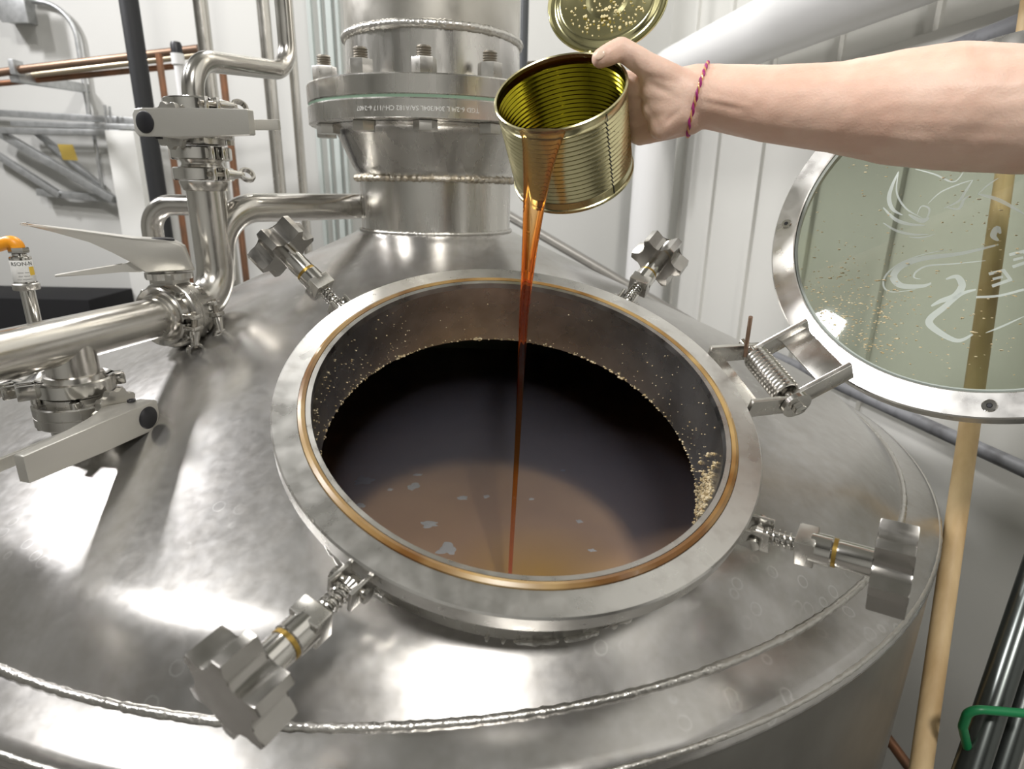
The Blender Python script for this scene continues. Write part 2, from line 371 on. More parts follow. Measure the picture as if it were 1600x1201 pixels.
swing_bolt(-29.3, -.017, .018, .35, 'swing bolt at the right pointing to the wooden pole')

# hinge
HAZ = 18.0; HR = .2805
def hl(u, v, h):      # u outwards, v along the hinge pin
    a = radians(HAZ); return RM @ V((u * cos(a) - v * sin(a), u * sin(a) + v * cos(a), h))
HU = (hl(1, 0, 0) - hl(0, 0, 0)).normalized(); HV = (hl(0, 1, 0) - hl(0, 0, 0)).normalized()
LC = V((.6508, -.4323, .3658)); LN = V((-.629, -.5894, .5069)).normalized()
hinge = obj('hinge_bracket', join(prism([(.2295, -.013), (HR + .012, -.012), (HR + .012, .009), (.2295, .009)], Matrix(((HU.x, NN.x, HV.x, hl(0, -.044, -.003).x), (HU.y, NN.y, HV.y, hl(0, -.044, -.003).y), (HU.z, NN.z, HV.z, hl(0, -.044, -.003).z), (0, 0, 0, 1))), .0055, .0008),
                                  prism([(.2295, -.013), (HR + .012, -.012), (HR + .012, .009), (.2295, .009)], Matrix(((HU.x, NN.x, HV.x, hl(0, .044, -.003).x), (HU.y, NN.y, HV.y, hl(0, .044, -.003).y), (HU.z, NN.z, HV.z, hl(0, .044, -.003).z), (0, 0, 0, 1))), .0055, .0008),
                                  prism([(.2295, -.0015), (.252, -.0015), (.252, .0015), (.2295, .0015)], Matrix(((HU.x, NN.x, HV.x, hl(0, 0, -.012).x), (HU.y, NN.y, HV.y, hl(0, 0, -.012).y), (HU.z, NN.z, HV.z, hl(0, 0, -.012).z), (0, 0, 0, 1))), .088)), M['steel'], K, ang=30)
PIN0, PIN1 = hl(HR, -.056, 0), hl(HR, .056, 0)
pin = obj('hinge_pin', join(cyl(PIN0, PIN1, .0052, 18), ), M['polish'], hinge)
obj('pin_washer', cyl(hl(HR, -.0475, 0), hl(HR, -.0525, 0), .0155, 28), M['polish'], hinge)
obj('pin_bolt_head', prism(hexa(.0068), frame(hl(HR, -.0555, 0), -HV), .007, .001), M['polish'], hinge, ang=20)
obj('torsion_spring', helix(hl(HR, -.034, 0), hl(HR, .028, 0), .0125, 13, .00245, 18, 8, HU), M['pipe'], hinge)
obj('spring_leg', tube(fillet([hl(HR - .0125, .030, 0), hl(HR - .0135, .034, .010), hl(HR - .026, .034, .052)], .006), .0024, 8), M['copperd'], hinge)
# lid arms run from the pin to the lid rim
LB = frame(LC, LN, V((0, 0, 1)))
lidarms = []
for v in (-.0385, .0385):
    p = hl(HR, v, 0); q = p + (LC - hl(HR, 0, 0)) - LN * ((LC - hl(HR, 0, 0)).dot(LN)); d = (LC - p); d = (d - HV * d.dot(HV)).normalized()
    nn = d.cross(HV).normalized(); a = Matrix(((d.x, nn.x, HV.x, p.x), (d.y, nn.y, HV.y, p.y), (d.z, nn.z, HV.z, p.z), (0, 0, 0, 1)))
    lidarms.append(prism([(-.012, -.010), (-.006, -.013), (.066, -.013), (.066, .010), (-.006, .010), (-.012, .006)], Matrix.Translation(-LN * .010) @ a, .0055, .0008))
# lid
RL = .23
lid = obj('lid', xf(lathe([(.2023, -.011), (.2023, -.001), (.2035, .0), (.2285, 0), (.230, -.0015), (.230, -.0185), (.2285, -.020), (.2023, -.020)], 200, True), LB), M['ring'], K)
lid['label'] = 'round glass manway lid swung open on its hinge'
qd = (LC - hl(HR, 0, 0)); qd = (qd - HV * qd.dot(HV)).normalized(); qn = qd.cross(HV).normalized(); qo = hl(HR, 0, 0) + qd * .047 - LN * .012
obj('lid_cross_plate', box(Matrix(((qd.x, qn.x, HV.x, qo.x), (qd.y, qn.y, HV.y, qo.y), (qd.z, qn.z, HV.z, qo.z), (0, 0, 0, 1))), .030, .004, .074, .0006), M['steel'], lid, ang=30)
obj('lid_arm', lidarms[0], M['steel'], lid, ang=30); obj('lid_arm', lidarms[1], M['steel'], lid, ang=30)
GL = mat('lid_glass', (.56, .61, .50), .03, 0, ior=1.45, trans=1)
glass = obj('glass_pane', xf(lathe([(0, -.004), (.2026, -.004), (.2026, -.013), (0, -.013)], 128), LB), GL, lid)
obj('glass_seal', xf(lathe([(.1985, -.0038), (.2005, -.0015), (.2024, -.0038)], 128), LB), mat('clear_seal', (.45, .50, .47), .2), lid)
for sx, sy in ((1224, 350), (1271, 528), (1546, 634)):
    P = atP(sx, sy, LC, LN); d = (P - LC); d = d.normalized() * .2165; fr = frame(LC + d, LN)
    s = obj('lid_screw', xf(lathe([(.0, .0006), (.0022, .0006), (.0026, .0012), (.0058, .0012), (.0066, .0002), (.0066, -.002)], 24), fr), M['polish'], lid)
    obj('screw_socket', xf(lathe([(0, .0014), (.0022, .0014), (.0024, .0009)], 6), fr), M['black'], s)
# etched emblem strokes on the glass
def stroke(pts, w0, w1=None, taper=True):
    Ps = [atP(x, y, LC - LN * .0036, LN) for x, y in pts]
    # smooth (Catmull-Rom)
    out = []
    for i in range(len(Ps) - 1):
        a, b, c, d = Ps[max(i - 1, 0)], Ps[i], Ps[i + 1], Ps[min(i + 2, len(Ps) - 1)]
        for k in range(6):
            t = k / 6; out.append(.5 * ((2 * b) + (c - a) * t + (2 * a - 5 * b + 4 * c - d) * t * t + (3 * b - a - 3 * c + d) * t ** 3))
    out.append(Ps[-1]); N = len(out); vs, fs = [], []
    for i, p in enumerate(out):
        tg = (out[min(i + 1, N - 1)] - out[max(i - 1, 0)]).normalized(); s = tg.cross(LN); t = i / (N - 1)
        ww = (w0 + ((w1 or w0) - w0) * t) * ((.25 + .75 * sin(pi * min(1, max(0, t)))) if taper else 1) / 2
        vs += [p - s * ww, p + s * ww]
    for i in range(N - 1): fs.append((2 * i, 2 * i + 1, 2 * i + 3, 2 * i + 2))
    return vs, fs
strokes = [
    stroke([(1404, 268), (1394, 290), (1389, 310), (1395, 327), (1410, 336)], .0045), stroke([(1404, 268), (1401, 300), (1415, 325), (1440, 340)], .002),
    stroke([(1380, 324), (1398, 342), (1420, 350), (1445, 352)], .004), stroke([(1380, 348), (1400, 360), (1425, 366), (1450, 366)], .003), stroke([(1420, 370), (1440, 371), (1460, 366)], .002),
    stroke([(1433, 335), (1440, 322), (1452, 326), (1448, 340), (1438, 341)], .002), stroke([(1452, 340), (1440, 345), (1420, 335)], .005),
    stroke([(1450, 318), (1470, 300), (1500, 287), (1520, 281)], .0018), stroke([(1520, 281), (1508, 300), (1498, 314), (1475, 325)], .003), stroke([(1480, 324), (1498, 326), (1506, 312), (1515, 305)], .003),
    stroke([(1430, 264), (1460, 272), (1490, 284), (1507, 266)], .002), stroke([(1528, 303), (1545, 288), (1560, 278)], .002), stroke([(1528, 303), (1560, 312), (1600, 334)], .004),
    stroke([(1480, 390), (1440, 398), (1405, 412), (1384, 430), (1381, 448), (1395, 456), (1430, 452)], .002),
    stroke([(1560, 382), (1500, 396), (1440, 404), (1408, 416), (1396, 432), (1408, 446), (1440, 447), (1455, 442)], .0075), stroke([(1540, 407), (1490, 412), (1450, 415), (1432, 424), (1428, 433), (1438, 436)], .0022),
    stroke([(1478, 436), (1495, 432), (1503, 446), (1492, 462), (1470, 470), (1455, 478)], .007), stroke([(1525, 452), (1500, 460), (1475, 480), (1452, 500), (1462, 515), (1495, 532), (1520, 522)], .007),
    stroke([(1525, 464), (1560, 462), (1600, 452)], .0026, None, False), stroke([(1540, 520), (1565, 510), (1600, 494)], .002),
    stroke([(1563, 365), (1558, 356), (1552, 368), (1560, 376)], .006)]
# the three-bar letters that show on the glass
for (ox, oy) in ((1545, 422), (1577, 392)):
    strokes += [stroke([(ox, oy + 6), (ox + 24, oy)], .0035, None, False), stroke([(ox + 6, oy + 14), (ox + 22, oy + 10)], .003, None, False), stroke([(ox + 5, oy + 25), (ox + 36, oy + 14)], .0035, None, False), stroke([(ox + 22, oy - 1), (ox + 34, oy + 15)], .003, None, False)]
emb = obj('etched_emblem', join(*strokes), M['paleweld'], lid, False, fix=False)
emb['label'] = 'frosted curling emblem etched on the lid glass'
rn = random.Random(11); crumbs = []
while len(crumbs) < 620:
    if rn.random() < .62: x, y = rn.gauss(1330, 52), rn.gauss(492, 48)
    else: x, y = rn.uniform(1250, 1640), rn.uniform(230, 610)
    P = atP(x, y, LC - LN * .0036, LN)
    if (P - LC).length < .196: crumbs.append(ico(P, rn.uniform(.0005, .0016) * (1.3 if rn.random() < .1 else 1), 1, rn.uniform(.5, 1.8), rn.uniform(.5, 1.5), .5, .5, len(crumbs)))
tag(obj('grain_residue', join(*crumbs), M['crumb'], lid), kind='stuff')

# grain stuck to the collar wall
crumbs = []
for i in range(640):
    az = rn.uniform(-60, 240)
    if i < 330: h = -.0846 + abs(rn.gauss(0, .0018)); s = rn.uniform(.0005, .0013) * (1.7 if mnoise.noise(V((az * .09, 3, 0))) > .18 else 1)
    else:
        h = rn.uniform(-.083, -.012); s = rn.uniform(.0003, .0008)
        if rn.random() < .5: az = rn.uniform(135, 205)
        if rn.random() < .25: az = rn.uniform(-25, 45)
    P = rl(.1952, az, h); crumbs.append(ico(P, s, 1, rn.uniform(.6, 1.7), rn.uniform(.6, 1.5), rn.uniform(.5, 1.4), .5, i))
for i in range(260):
    az = rn.gauss(-14, 5.5); h = -.055 + rn.gauss(0, .017); h = max(-.083, min(-.01, h)); crumbs.append(ico(rl(.1950, az, h), rn.uniform(.0007, .0022), 1, rn.uniform(.6, 1.6), 1, rn.uniform(.5, 1.4), .5, i + 900))
tag(obj('grain_crumbs', join(*crumbs), M['crumb'], None), 'pale grain crumbs stuck along the inner wall of the manway', 'grain', kind='stuff')

# liquid
ZL = -.118
lm = bpy.data.materials.new('brown_wash'); lm.use_nodes = True; nt = lm.node_tree; b = nt.nodes['Principled BSDF']
b.inputs['Roughness'].default_value = .2; b.inputs['IOR'].default_value = 1.45
tc = nt.nodes.new('ShaderNodeTexCoord'); n1 = nt.nodes.new('ShaderNodeTexNoise'); n1.inputs['Scale'].default_value = 7; n1.inputs['Detail'].default_value = 3; nt.links.new(tc.outputs['Object'], n1.inputs['Vector'])
cr = nt.nodes.new('ShaderNodeValToRGB'); cr.color_ramp.elements[0].position = .35; cr.color_ramp.elements[1].position = .7; cr.color_ramp.elements[0].color = (.56, .34, .215, 1); cr.color_ramp.elements[1].color = (.70, .44, .28, 1); nt.links.new(n1.outputs['Fac'], cr.inputs[0])
mp = nt.nodes.new('ShaderNodeMapping'); mp.inputs['Location'].default_value = (-.185, .41, -ZL); nt.links.new(tc.outputs['Object'], mp.inputs[0])
gr = nt.nodes.new('ShaderNodeTexGradient'); gr.gradient_type = 'SPHERICAL'; mp2 = nt.nodes.new('ShaderNodeMapping'); mp2.inputs['Scale'].default_value = (7, 7, 7); nt.links.new(mp.outputs[0], mp2.inputs[0]); nt.links.new(mp2.outputs[0], gr.inputs[0])
mx = nt.nodes.new('ShaderNodeMixRGB'); nt.links.new(gr.outputs['Fac'], mx.inputs[0]); nt.links.new(cr.outputs[0], mx.inputs[1]); mx.inputs[2].default_value = (.70, .38, .02, 1); nt.links.new(mx.outputs[0], b.inputs['Base Color'])
liq = obj('brown_wash', lathe([(0, ZL), (.2, ZL), (.5, ZL), (.806, ZL), (.806, ZL - .06), (0, ZL - .06)], 96), lm, None)
liq.data.transform(Matrix.Translation(liq.location)); liq.location = (0, 0, 0)
tag(liq, 'brown sugary liquid filling the kettle below the manway', 'liquid')
FL = [(724, 778, .011, 'foam fleck just left of the syrup stream, furthest back of the bright ones'), (672, 819, .014, 'mid-sized pointed foam fleck left of the syrup stream'), (699, 859, .016, 'largest bright foam fleck, nearest the front of the manway'),
      (562, 790, .011, 'foam fleck close to the left edge of the liquid'), (568, 752, .02, 'wide faint foam fleck at the far left of the liquid'), (646, 760, .012, 'long thin foam fleck in the left half of the liquid'),
      (652, 742, .008, 'small foam fleck behind the long thin one'), (610, 765, .006, 'tiny foam fleck between the wide faint one and the long thin one'), (760, 776, .006, 'tiny foam fleck nearest the left side of the syrup stream'),
      (880, 735, .005, 'tiny foam fleck right of the stream, furthest back'), (830, 780, .005, 'tiny foam fleck just right of the syrup stream'), (905, 815, .006, 'small foam fleck in the middle of the right half of the liquid'), (925, 860, .006, 'small foam fleck at the front right of the liquid')]
for i, (x, y, s_, lb) in enumerate(FL):
    P = atP(x, y, V((0, 0, ZL)), V((0, 0, 1)))
    g = ico(P + V((0, 0, .0006)), s_ * .5, 3, 1.5, .9 + .3 * (i % 3), .12 / (s_ * 60), 1.1, i * 5)
    tag(obj('foam_fleck', g, M['foam'], None), lb, 'foam', 'foam flecks floating on the liquid')

vm = bpy.data.materials.new('haze'); vm.use_nodes = True; nt = vm.node_tree; nt.nodes.remove(nt.nodes['Principled BSDF'])  # scattering volume added to lift the dark liquid with a purplish glow
sv_ = nt.nodes.new('ShaderNodeVolumeScatter'); sv_.inputs['Color'].default_value = (.80, .78, .98, 1); sv_.inputs['Density'].default_value = 1.5; nt.links.new(sv_.outputs[0], nt.nodes['Material Output'].inputs['Volume'])
hz = obj('added_haze', lathe([(0, ZL + .003), (.62, ZL + .003), (.62, -.002), (.30, .125), (0, .16)], 48), vm, None)
tag(hz, 'thin bluish steam added to brighten the dark liquid inside the kettle', 'haze', kind='stuff')
# kettle ports under the pipework
def on_cone(px, py):
    r = ray(px, py); t = .2
    while t < 3:
        P = CAM + r * t; rr = math.hypot(P.x, P.y)
        if RN < rr and P.z < cone_z(min(rr, RE)): return P
        t += .001
    return P

# ------------------------------------------------------------------ column
CO = thing('still_column', 'wide vertical stainless column bolted on top of the kettle neck', 'column', (0, 0, ZF0 + .0275))
obj('column_pipe', lathe([(.1395, .597), (.1395, 1.9), (.13, 1.9)], 96), M['column'], CO)
obj('weld_neck', lathe([(.120, ZFT), (.1435, ZFT), (.1415, .545), (.1395, .597)], 96), M['steel'], CO)
obj('column_weld', bead(.1395, .598, .0058, 340, .25, 6, None, 1.1), M['weld'], CO, ang=80)
obj('upper_flange', lathe([(.11, ZF0 + .0312), (.2015, ZF0 + .0312), (.203, ZF0 + .0325), (.203, ZFT - .002), (.2015, ZFT), (.11, ZFT)], 128, True), M['steel'], CO)
obj('gasket', lathe([(.12, ZF0 + .0275), (.2005, ZF0 + .0275), (.2015, ZF0 + .0312), (.12, ZF0 + .0312)], 128), M['green'], CO)
for k in range(12):
    a = radians(-87 + 30 * k); p = V((.181 * cos(a), .181 * sin(a), 0)); T = Matrix.Translation(p)
    prof = [(0, ZF0 - .02)]; z = ZF0 - .02
    zt = ZFT + .036; prof = [(.0095, ZF0 - .008), (.0095, ZFT + .02)]; z = ZFT + .02
    while z < zt - .003: prof += [(.0105, z + .0008), (.0088, z + .0026)]; z += .0032
    prof += [(.0085, zt), (0, zt)]
    s = obj('flange_bolt', xf(lathe(prof, 20), T), M['thread'], CO, ang=60)
    obj('nut', xf(prism(hexa(.0178), Matrix.Translation((0, 0, ZFT + .0105)) @ Matrix.Rotation(.3 + a, 4, 'Z'), .021, .0014), T), M['cast'], s, ang=25)
    obj('bolt_head', xf(prism(hexa(.0172), Matrix.Translation((0, 0, ZF0 - .0075)) @ Matrix.Rotation(.1 + a, 4, 'Z'), .014, .0014), T), M['cast'], s, ang=25)

# ------------------------------------------------------------------ pipework on the left
def project(P):
    d = V(P) - CAM; z = d.dot(FW); return 800 + FPX * d.dot(RT) / z, 600.5 - FPX * d.dot(UP) / z
def zat(X, Y, py):
    lo, hi = -1., 3.
    for _ in range(50):
        m = (lo + hi) / 2
        if project((X, Y, m))[1] > py: lo = m
        else: hi = m
    return lo
RX, RY = -.2915, -.226; ZH = .212; HD = V((-.2366, -.9716, 0)).normalized()
def hp(s, dz=0): return V((RX, RY, ZH + dz)) + HD * s
RP = .0254
def ferrule(p, ax, r=RP, R=.032, t=.0032, cone=.012):
    """ferrule on a pipe end at p; ax points out of the end"""
    return xf(lathe([(r * .9, 0), (R, 0), (R, -t), (r + .003, -cone), (r, -cone - .001)], 40), frame(p, ax))
def clamp(pos, ax, rdir, flip, label, R=.0385, wing=True, hh=.0085, group='pipe clamps'):
    t = thing('pipe_clamp', label, 'clamp', pos, group); ax = V(ax).normalized(); rdir = V(rdir); rdir = (rdir - ax * rdir.dot(ax)).normalized(); tg = ax.cross(rdir) * flip
    B = frame(pos, ax, rdir)
    for a0 in (.09, pi + .09):
        obj('clamp_half', xf(lathe([(R - .009, -hh * .62), (R - .002, -hh), (R, -hh * .8), (R, hh * .8), (R - .002, hh), (R - .009, hh * .62)], 28, True, a0, a0 + pi - .18), B), M['polish'], t)
    L = pos + rdir * (R + .006)
    X3 = lambda o: Matrix(((tg.x, ax.x, rdir.x, o.x), (tg.y, ax.y, rdir.y, o.y), (tg.z, ax.z, rdir.z, o.z), (0, 0, 0, 1)))
    obj('lug', box(X3(L + tg * .0075), .0055, hh * 1.9, .018, .0012), M['polish'], t, ang=30); obj('lug', box(X3(L - tg * .0075), .0055, hh * 1.9, .018, .0012), M['polish'], t, ang=30)
    hL = pos - rdir * (R + .003); obj('hinge_knuckle', box(X3(hL), .02, hh * 1.5, .011, .002), M['polish'], t, ang=30)
    if wing:
        bl = obj('clamp_bolt', cyl(L - tg * .013 + rdir * .002, L + tg * .034 + rdir * .002, .0034, 12), M['thread'], t)
        q = L + tg * .0385 + rdir * .002; pts = []
        wn = join(xf(lathe([(.0055, .0105), (.0068, .0115), (.0068, .017), (.005, .026), (.0048, .03)], 16), frame(L + rdir * .002, tg)),
                  xf(([V((v.x, v.y * 1.0, v.z)) for v in lathe([(.0075, -.0038), (.0098, -.0038), (.0112, -.002), (.0112, .002), (.0098, .0038), (.0075, .0038)], 28, True)[0]], lathe([(.0075, -.0038), (.0098, -.0038), (.0112, -.002), (.0112, .002), (.0098, .0038), (.0075, .0038)], 28, True)[1]), frame(q, rdir * .8 + ax * .6)))
        obj('wing_nut', wn, M['polish'], t)
    return t
HPOLY = [(-.027, 0), (-.0205, .028), (-.012, .0335), (0, .036), (.03, .0385), (.08, .0470), (.128, .0545), (.129, .0535), (.10, .0450), (.070, .0345), (.05, .0255), (.036, .0135), (.022, 0)]
HPRONG = [(.02, .003), (.034, .0125), (.045, .0085), (.075, .005), (.108, .000), (.108, -.002), (.075, -.001), (.045, .001), (.028, .0)]
HPOLY1 = [(-.027, 0), (-.0225, .026), (-.012, .034), (0, .036), (.06, .0375), (.131, .037), (.131, .0265), (.08, .0225), (.05, .0175), (.036, .0095), (.022, 0)]
HPRONG1 = [(.02, .003), (.034, .0095), (.06, .0075), (.148, .0085), (.148, .0035), (.06, .0015), (.028, .0)]
def valve(center, ax, stem, ldir, label, sc=1.1, style=0):
    t = thing('butterfly_valve', label, 'valve', center, 'butterfly valves'); ax = V(ax).normalized(); stem = V(stem); stem = (stem - ax * stem.dot(ax)).normalized()
    B = frame(center, ax, stem)
    obj('valve_body', xf(lathe([(.024, -.019), (.033, -.019), (.033, -.013), (.043, -.0125), (.0445, -.011), (.0445, -.0008), (.0436, -.0004), (.0436, .0004), (.0445, .0008), (.0445, .011), (.043, .0125), (.033, .013), (.033, .019), (.024, .019)], 56, True), B), M['steel'], t)
    for k in range(4):
        a = pi / 4 + k * pi / 2; q = B @ V((.0385 * cos(a), .0385 * sin(a), 0))
        obj('body_bolt', xf(lathe([(0, .0175), (.0025, .0175), (.0025, .0195), (.0048, .0195), (.0052, .019), (.0052, .011)], 16), frame(q, ax)), M['polish'], t); obj('body_nut', xf(lathe([(0, .0185), (.0052, .0185), (.0052, .011)], 6), frame(q, -ax)), M['polish'], t)
    ld = V(ldir); ld = (ld - stem * ld.dot(stem)).normalized(); wd = ld.cross(stem); o = center + stem * .056
    Hm = Matrix(((ld.x * sc, stem.x * sc, wd.x * sc, o.x), (ld.y * sc, stem.y * sc, wd.y * sc, o.y), (ld.z * sc, stem.z * sc, wd.z * sc, o.z), (0, 0, 0, 1)))
    obj('stem', cyl(center + stem * .04, center + stem * .062, .009, 16), M['steel'], t)
    teeth = []
    for k in range(44):
        a = 2 * pi * k / 44; rr = .0285 if (k % 4) < 2 else .0245; teeth.append((rr * cos(a), rr * sin(a)))
    obj('index_plate', prism(teeth, frame(center + stem * .0505, stem), .0075, .0004), M['cast'], t, ang=30)
    obj('index_bracket', box(frame(center + stem * .0445, stem, ax), .03, .036, .008, .0015), M['cast'], t, ang=30)
    wmul = [1 if x < .03 else max(.42, 1 - (x - .03) * (6 if style == 0 else 1.6)) for x, y in (HPOLY if style == 0 else HPOLY1)]
    g = prism(HPOLY if style == 0 else HPOLY1, Matrix.Identity(4), .030, .0022, 3); vs = []
    for v in g[0]:
        m = (1 if v.x > -.006 else sqrt(max(.12, 1 - ((-.006 - v.x) / .0225) ** 2))) if v.x < .02 else max(.40, 1 - (v.x - .02) * (6 if style == 0 else 1.2)); vs.append(V((v.x, v.y, v.z * m)))
    h = obj('lever', xf((vs, g[1]), Hm), M['handle'], t, ang=40)
    obj('grip_prong', xf(prism(HPRONG if style == 0 else HPRONG1, Matrix.Identity(4), .011, .001, 2), Hm), M['handle'], t, ang=40)
    cp = Hm @ V((.001, .0352, 0))
    obj('lever_plug', xf(lathe([(0, .0012), (.0105, .0010), (.0118, .0002), (.0118, -.004)], 32), Hm @ frame(V((.001, .0362, 0)), V((-.04, 1, 0)))), M['black'], h)
    obj('set_screw', xf(lathe([(0, .0), (.0022, .0), (.0026, .0012), (.004, .0012), (.0042, -.001)], 14), Hm @ frame(V((-.004, .012, .0146)), V((0, 0, 1)))), M['black'], h)
    return t
# header and lower branch
S1 = V((-.3105, -.474, 0)); s1 = (V((S1.x, S1.y, 0)) - V((RX, RY, 0))).dot(HD)
T1 = hp(s1); S1 = V((T1.x, T1.y, 0)); zc1 = cone_z(math.hypot(S1.x, S1.y))
zt0 = ZH - .050                                    # lower end of the tee
hd = thing('header_pipe', 'thick stainless pipe running out of frame above the kettle edge', 'pipe', (T1.x, T1.y, ZH))
obj('pipe_run', join(tube([hp(.108), hp(.72)], RP, 40), ferrule(hp(.1085), -HD)), M['pipe'], hd)
obj('tee_outlet', join(xf(lathe([(RP - .0006, -.004), (RP, -.03), (RP, -.05)], 40), Matrix.Translation(T1)), ferrule(V((T1.x, T1.y, zt0)), (0, 0, -1))), M['pipe'], hd)
clamp(V((T1.x, T1.y, zt0 - .0005)), (0, 0, 1), (-.75, -.66, 0), -1, 'clamp on the outlet under the thick pipe, above the lower lever valve', wing=False)
v3c = V((T1.x, T1.y, zt0 - .030))
valve(v3c, (0, 0, 1), (.97, -.25, 0), (-.25, -.97, 0), 'butterfly valve under the thick pipe with its lever over the kettle top', 1.05, 1)
zs = v3c.z - .020
port = obj('port_stub', join(xf(lathe([(.032, zs), (.032, zs - .004), (.0275, zs - .009), (RP + .001, zs - .012), (RP + .001, zc1 - .03)], 40), Matrix.Translation(V((T1.x, T1.y, 0))))), M['pipe'], K)
sl = frame((0, 0, 0), V((T1.x, T1.y, 0)).normalized() * .4067 + V((0, 0, .9135)))
obj('port_weld', bead(RP + .003, 0, .0030, 90, .6, 8, Matrix.Translation((T1.x, T1.y, zc1 + .0005)) @ sl), M['weld'], K, ang=80)
# middle valve between header and riser
v2c = hp(.088)
valve(v2c, HD, (0, 0, 1), (-.9, -.43, 0), 'butterfly valve on the riser elbow with a raised two-prong lever', 1.13, 0)
clamp(hp(.108), HD, (.97, -.24, -.1), -1, 'clamp between the thick pipe and the two-prong lever valve')
clamp(hp(.067), HD, (.97, -.24, .12), -1, 'clamp between the two-prong lever valve and the riser elbow')
# riser with elbow and sweep to the neck
zr1 = zat(RX, RY, 283)
rs = thing('riser_pipe', 'upright stainless riser with a swept branch into the kettle neck', 'pipe', (RX, RY, ZH))
obj('elbow_and_riser', join(tube(fillet([hp(.066), hp(0), V((RX, RY, zr1))], .056, 16), RP, 40), ferrule(hp(.0665), HD), ferrule(V((RX, RY, zr1)), (0, 0, 1))), M['pipe'], rs)
zb = zat(-.129, -.01, 322)
obj('swept_branch', tube(fillet([V((RX + .002, RY + .004, .245)), V((RX + .012, RY + .01, zb)), V((-.125, -.01, zb))], .062, 16), .0208, 36), M['pipe'], rs)
zA, zB, zC2, zT = zat(RX, RY, 272), zat(RX, RY, 240), zat(RX, RY, 205), zat(RX, RY, 166)
clamp(V((RX, RY, zA)), (0, 0, 1), (.75, -.66, 0), 1, 'clamp at the top of the riser with an eye-shaped wing nut')
clamp(V((RX, RY, zB)), (0, 0, 1), (.75, -.66, 0), 1, 'clamp right under the topmost lever valve', wing=False)
sp = thing('spool_ferrule', 'short stainless spool between two clamps on the riser', 'pipe', (RX, RY, zA))
obj('spool', xf(lathe([(.032, zA + .001), (.032, zA + .004), (RP + .001, zA + .012), (RP + .001, zB - .012), (.032, zB - .004), (.032, zB - .001)], 40), Matrix.Translation((RX, RY, 0))), M['pipe'], sp)
v1c = V((RX, RY, (zB + zT) / 2 + .001))
valve(v1c, (0, 0, 1), (-.2, -.98, 0), (.98, -.2, 0), 'topmost butterfly valve with a straight satin lever and black plug', 1.08, 1)
clamp(V((RX, RY, zT)), (0, 0, 1), (.75, -.66, 0), 1, 'clamp above the topmost lever valve under the bent pipe')
# bent pipe above
Q = at(452, 112, 1.0); ztop = zat(RX, RY, 92)
bp_ = thing('bent_pipe', 'narrow stainless pipe with two elbows rising above the topmost valve', 'pipe', (RX, RY, zT))
obj('bent_tube', tube(fillet([V((RX, RY, zT + .002)), V((RX, RY, ztop)), Q, V((Q.x, Q.y, 1.3))], .046, 18), .0140, 28), M['pipe'], bp_)
obj('end_ferrule', xf(lathe([(.013, .001), (.032, .001), (.032, .004), (.017, .008), (.0145, .012)], 36), Matrix.Translation((RX, RY, zT))), M['pipe'], bp_)
for P, D in ((V((RX, RY, ztop - .046)), V((0, 0, 1))), ):
    obj('weld_line', xf(lathe([(.01405, -.0006), (.0145, 0), (.01405, .0006)], 28), frame(P, D)), M['weld'], bp_)
# small pipe behind the riser
U0 = at(232, 319, 1.02); zc = cone_z(min(RE, math.hypot(U0.x, U0.y)))
tag(obj('elbow_pipe', tube(fillet([at(330, 321, 1.02), U0, V((U0.x, U0.y, zc - .02))], .042, 12), .0168, 28), M['pipe'], None), 'small stainless elbow pipe behind the riser, bending down to the kettle', 'pipe')
# sensor port and sensor
G = on_cone(88, 655); GX, GY = G.x, G.y
zz = lambda py: zat(GX, GY, py)
obj('sensor_port', xf(lathe([(.0175, zz(660) - .03), (.0175, zz(612)), (.027, zz(604)), (.027, zz(600))], 32), Matrix.Translation((GX, GY, 0))), M['pipe'], K)
clamp(V((GX, GY, zz(597))), (0, 0, 1), (-.5, -.85, 0), -1, 'clamp on the small port beneath the sensor', R=.034, hh=.008)
sn = thing('temperature_sensor', 'slim steel sensor with printed sleeve and orange angled plug', 'sensor', (GX, GY, zz(592)))
TG = Matrix.Translation((GX, GY, 0))
obj('ferrule_cap', xf(lathe([(.027, zz(596)), (.027, zz(592)), (.020, zz(588)), (.012, zz(580)), (.0075, zz(574))], 28), TG), M['polish'], sn)
obj('stem', xf(lathe([(.0073, zz(580)), (.0073, zz(450)), ], 24), TG), M['polish'], sn)
obj('hex_base', xf(lathe([(.0073, zz(452)), (.0125, zz(452)), (.013, zz(451)), (.013, zz(443)), (.0115, zz(441))], 28), TG), M['cast'], sn)
obj('body', xf(lathe([(.0105, zz(442)), (.0105, zz(402)), (.0095, zz(400)), (.007, zz(399)), (.007, zz(396))], 28), TG), M['polish'], sn)
slv = obj('printed_sleeve', xf(lathe([(.01055, zz(439)), (.0108, zz(438.5)), (.0108, zz(406)), (.01055, zz(405.5))], 28), TG), M['label'], sn)
am = math.atan2(CAM.y - GY, CAM.x - GX)
def lab(body, size, py, col): obj('printing', xf(wrap_text(body, size, .0109, zz(py), am, False, .0001), TG), col, slv, False)
lab('RSON-N', .0058, 411, M['ink']); lab('---- ---', .0042, 424, M['ink']); lab('--- ----', .0042, 429.5, M['ink']); lab('---- --.-----', .0036, 434.5, M['ink'])
obj('warning_patch', xf(lathe([(.0110, zz(429)), (.0110, zz(416))], 6, False, am + .55, am + 1.15), TG), mat('yellow_label', (.75, .50, .06), .5), slv)
obj('coupling_nut', xf(prism(hexa(.0098), Matrix.Translation((0, 0, (zz(395) + zz(386)) / 2)), zz(386) - zz(395), .001), TG), M['polish'], sn, ang=30)
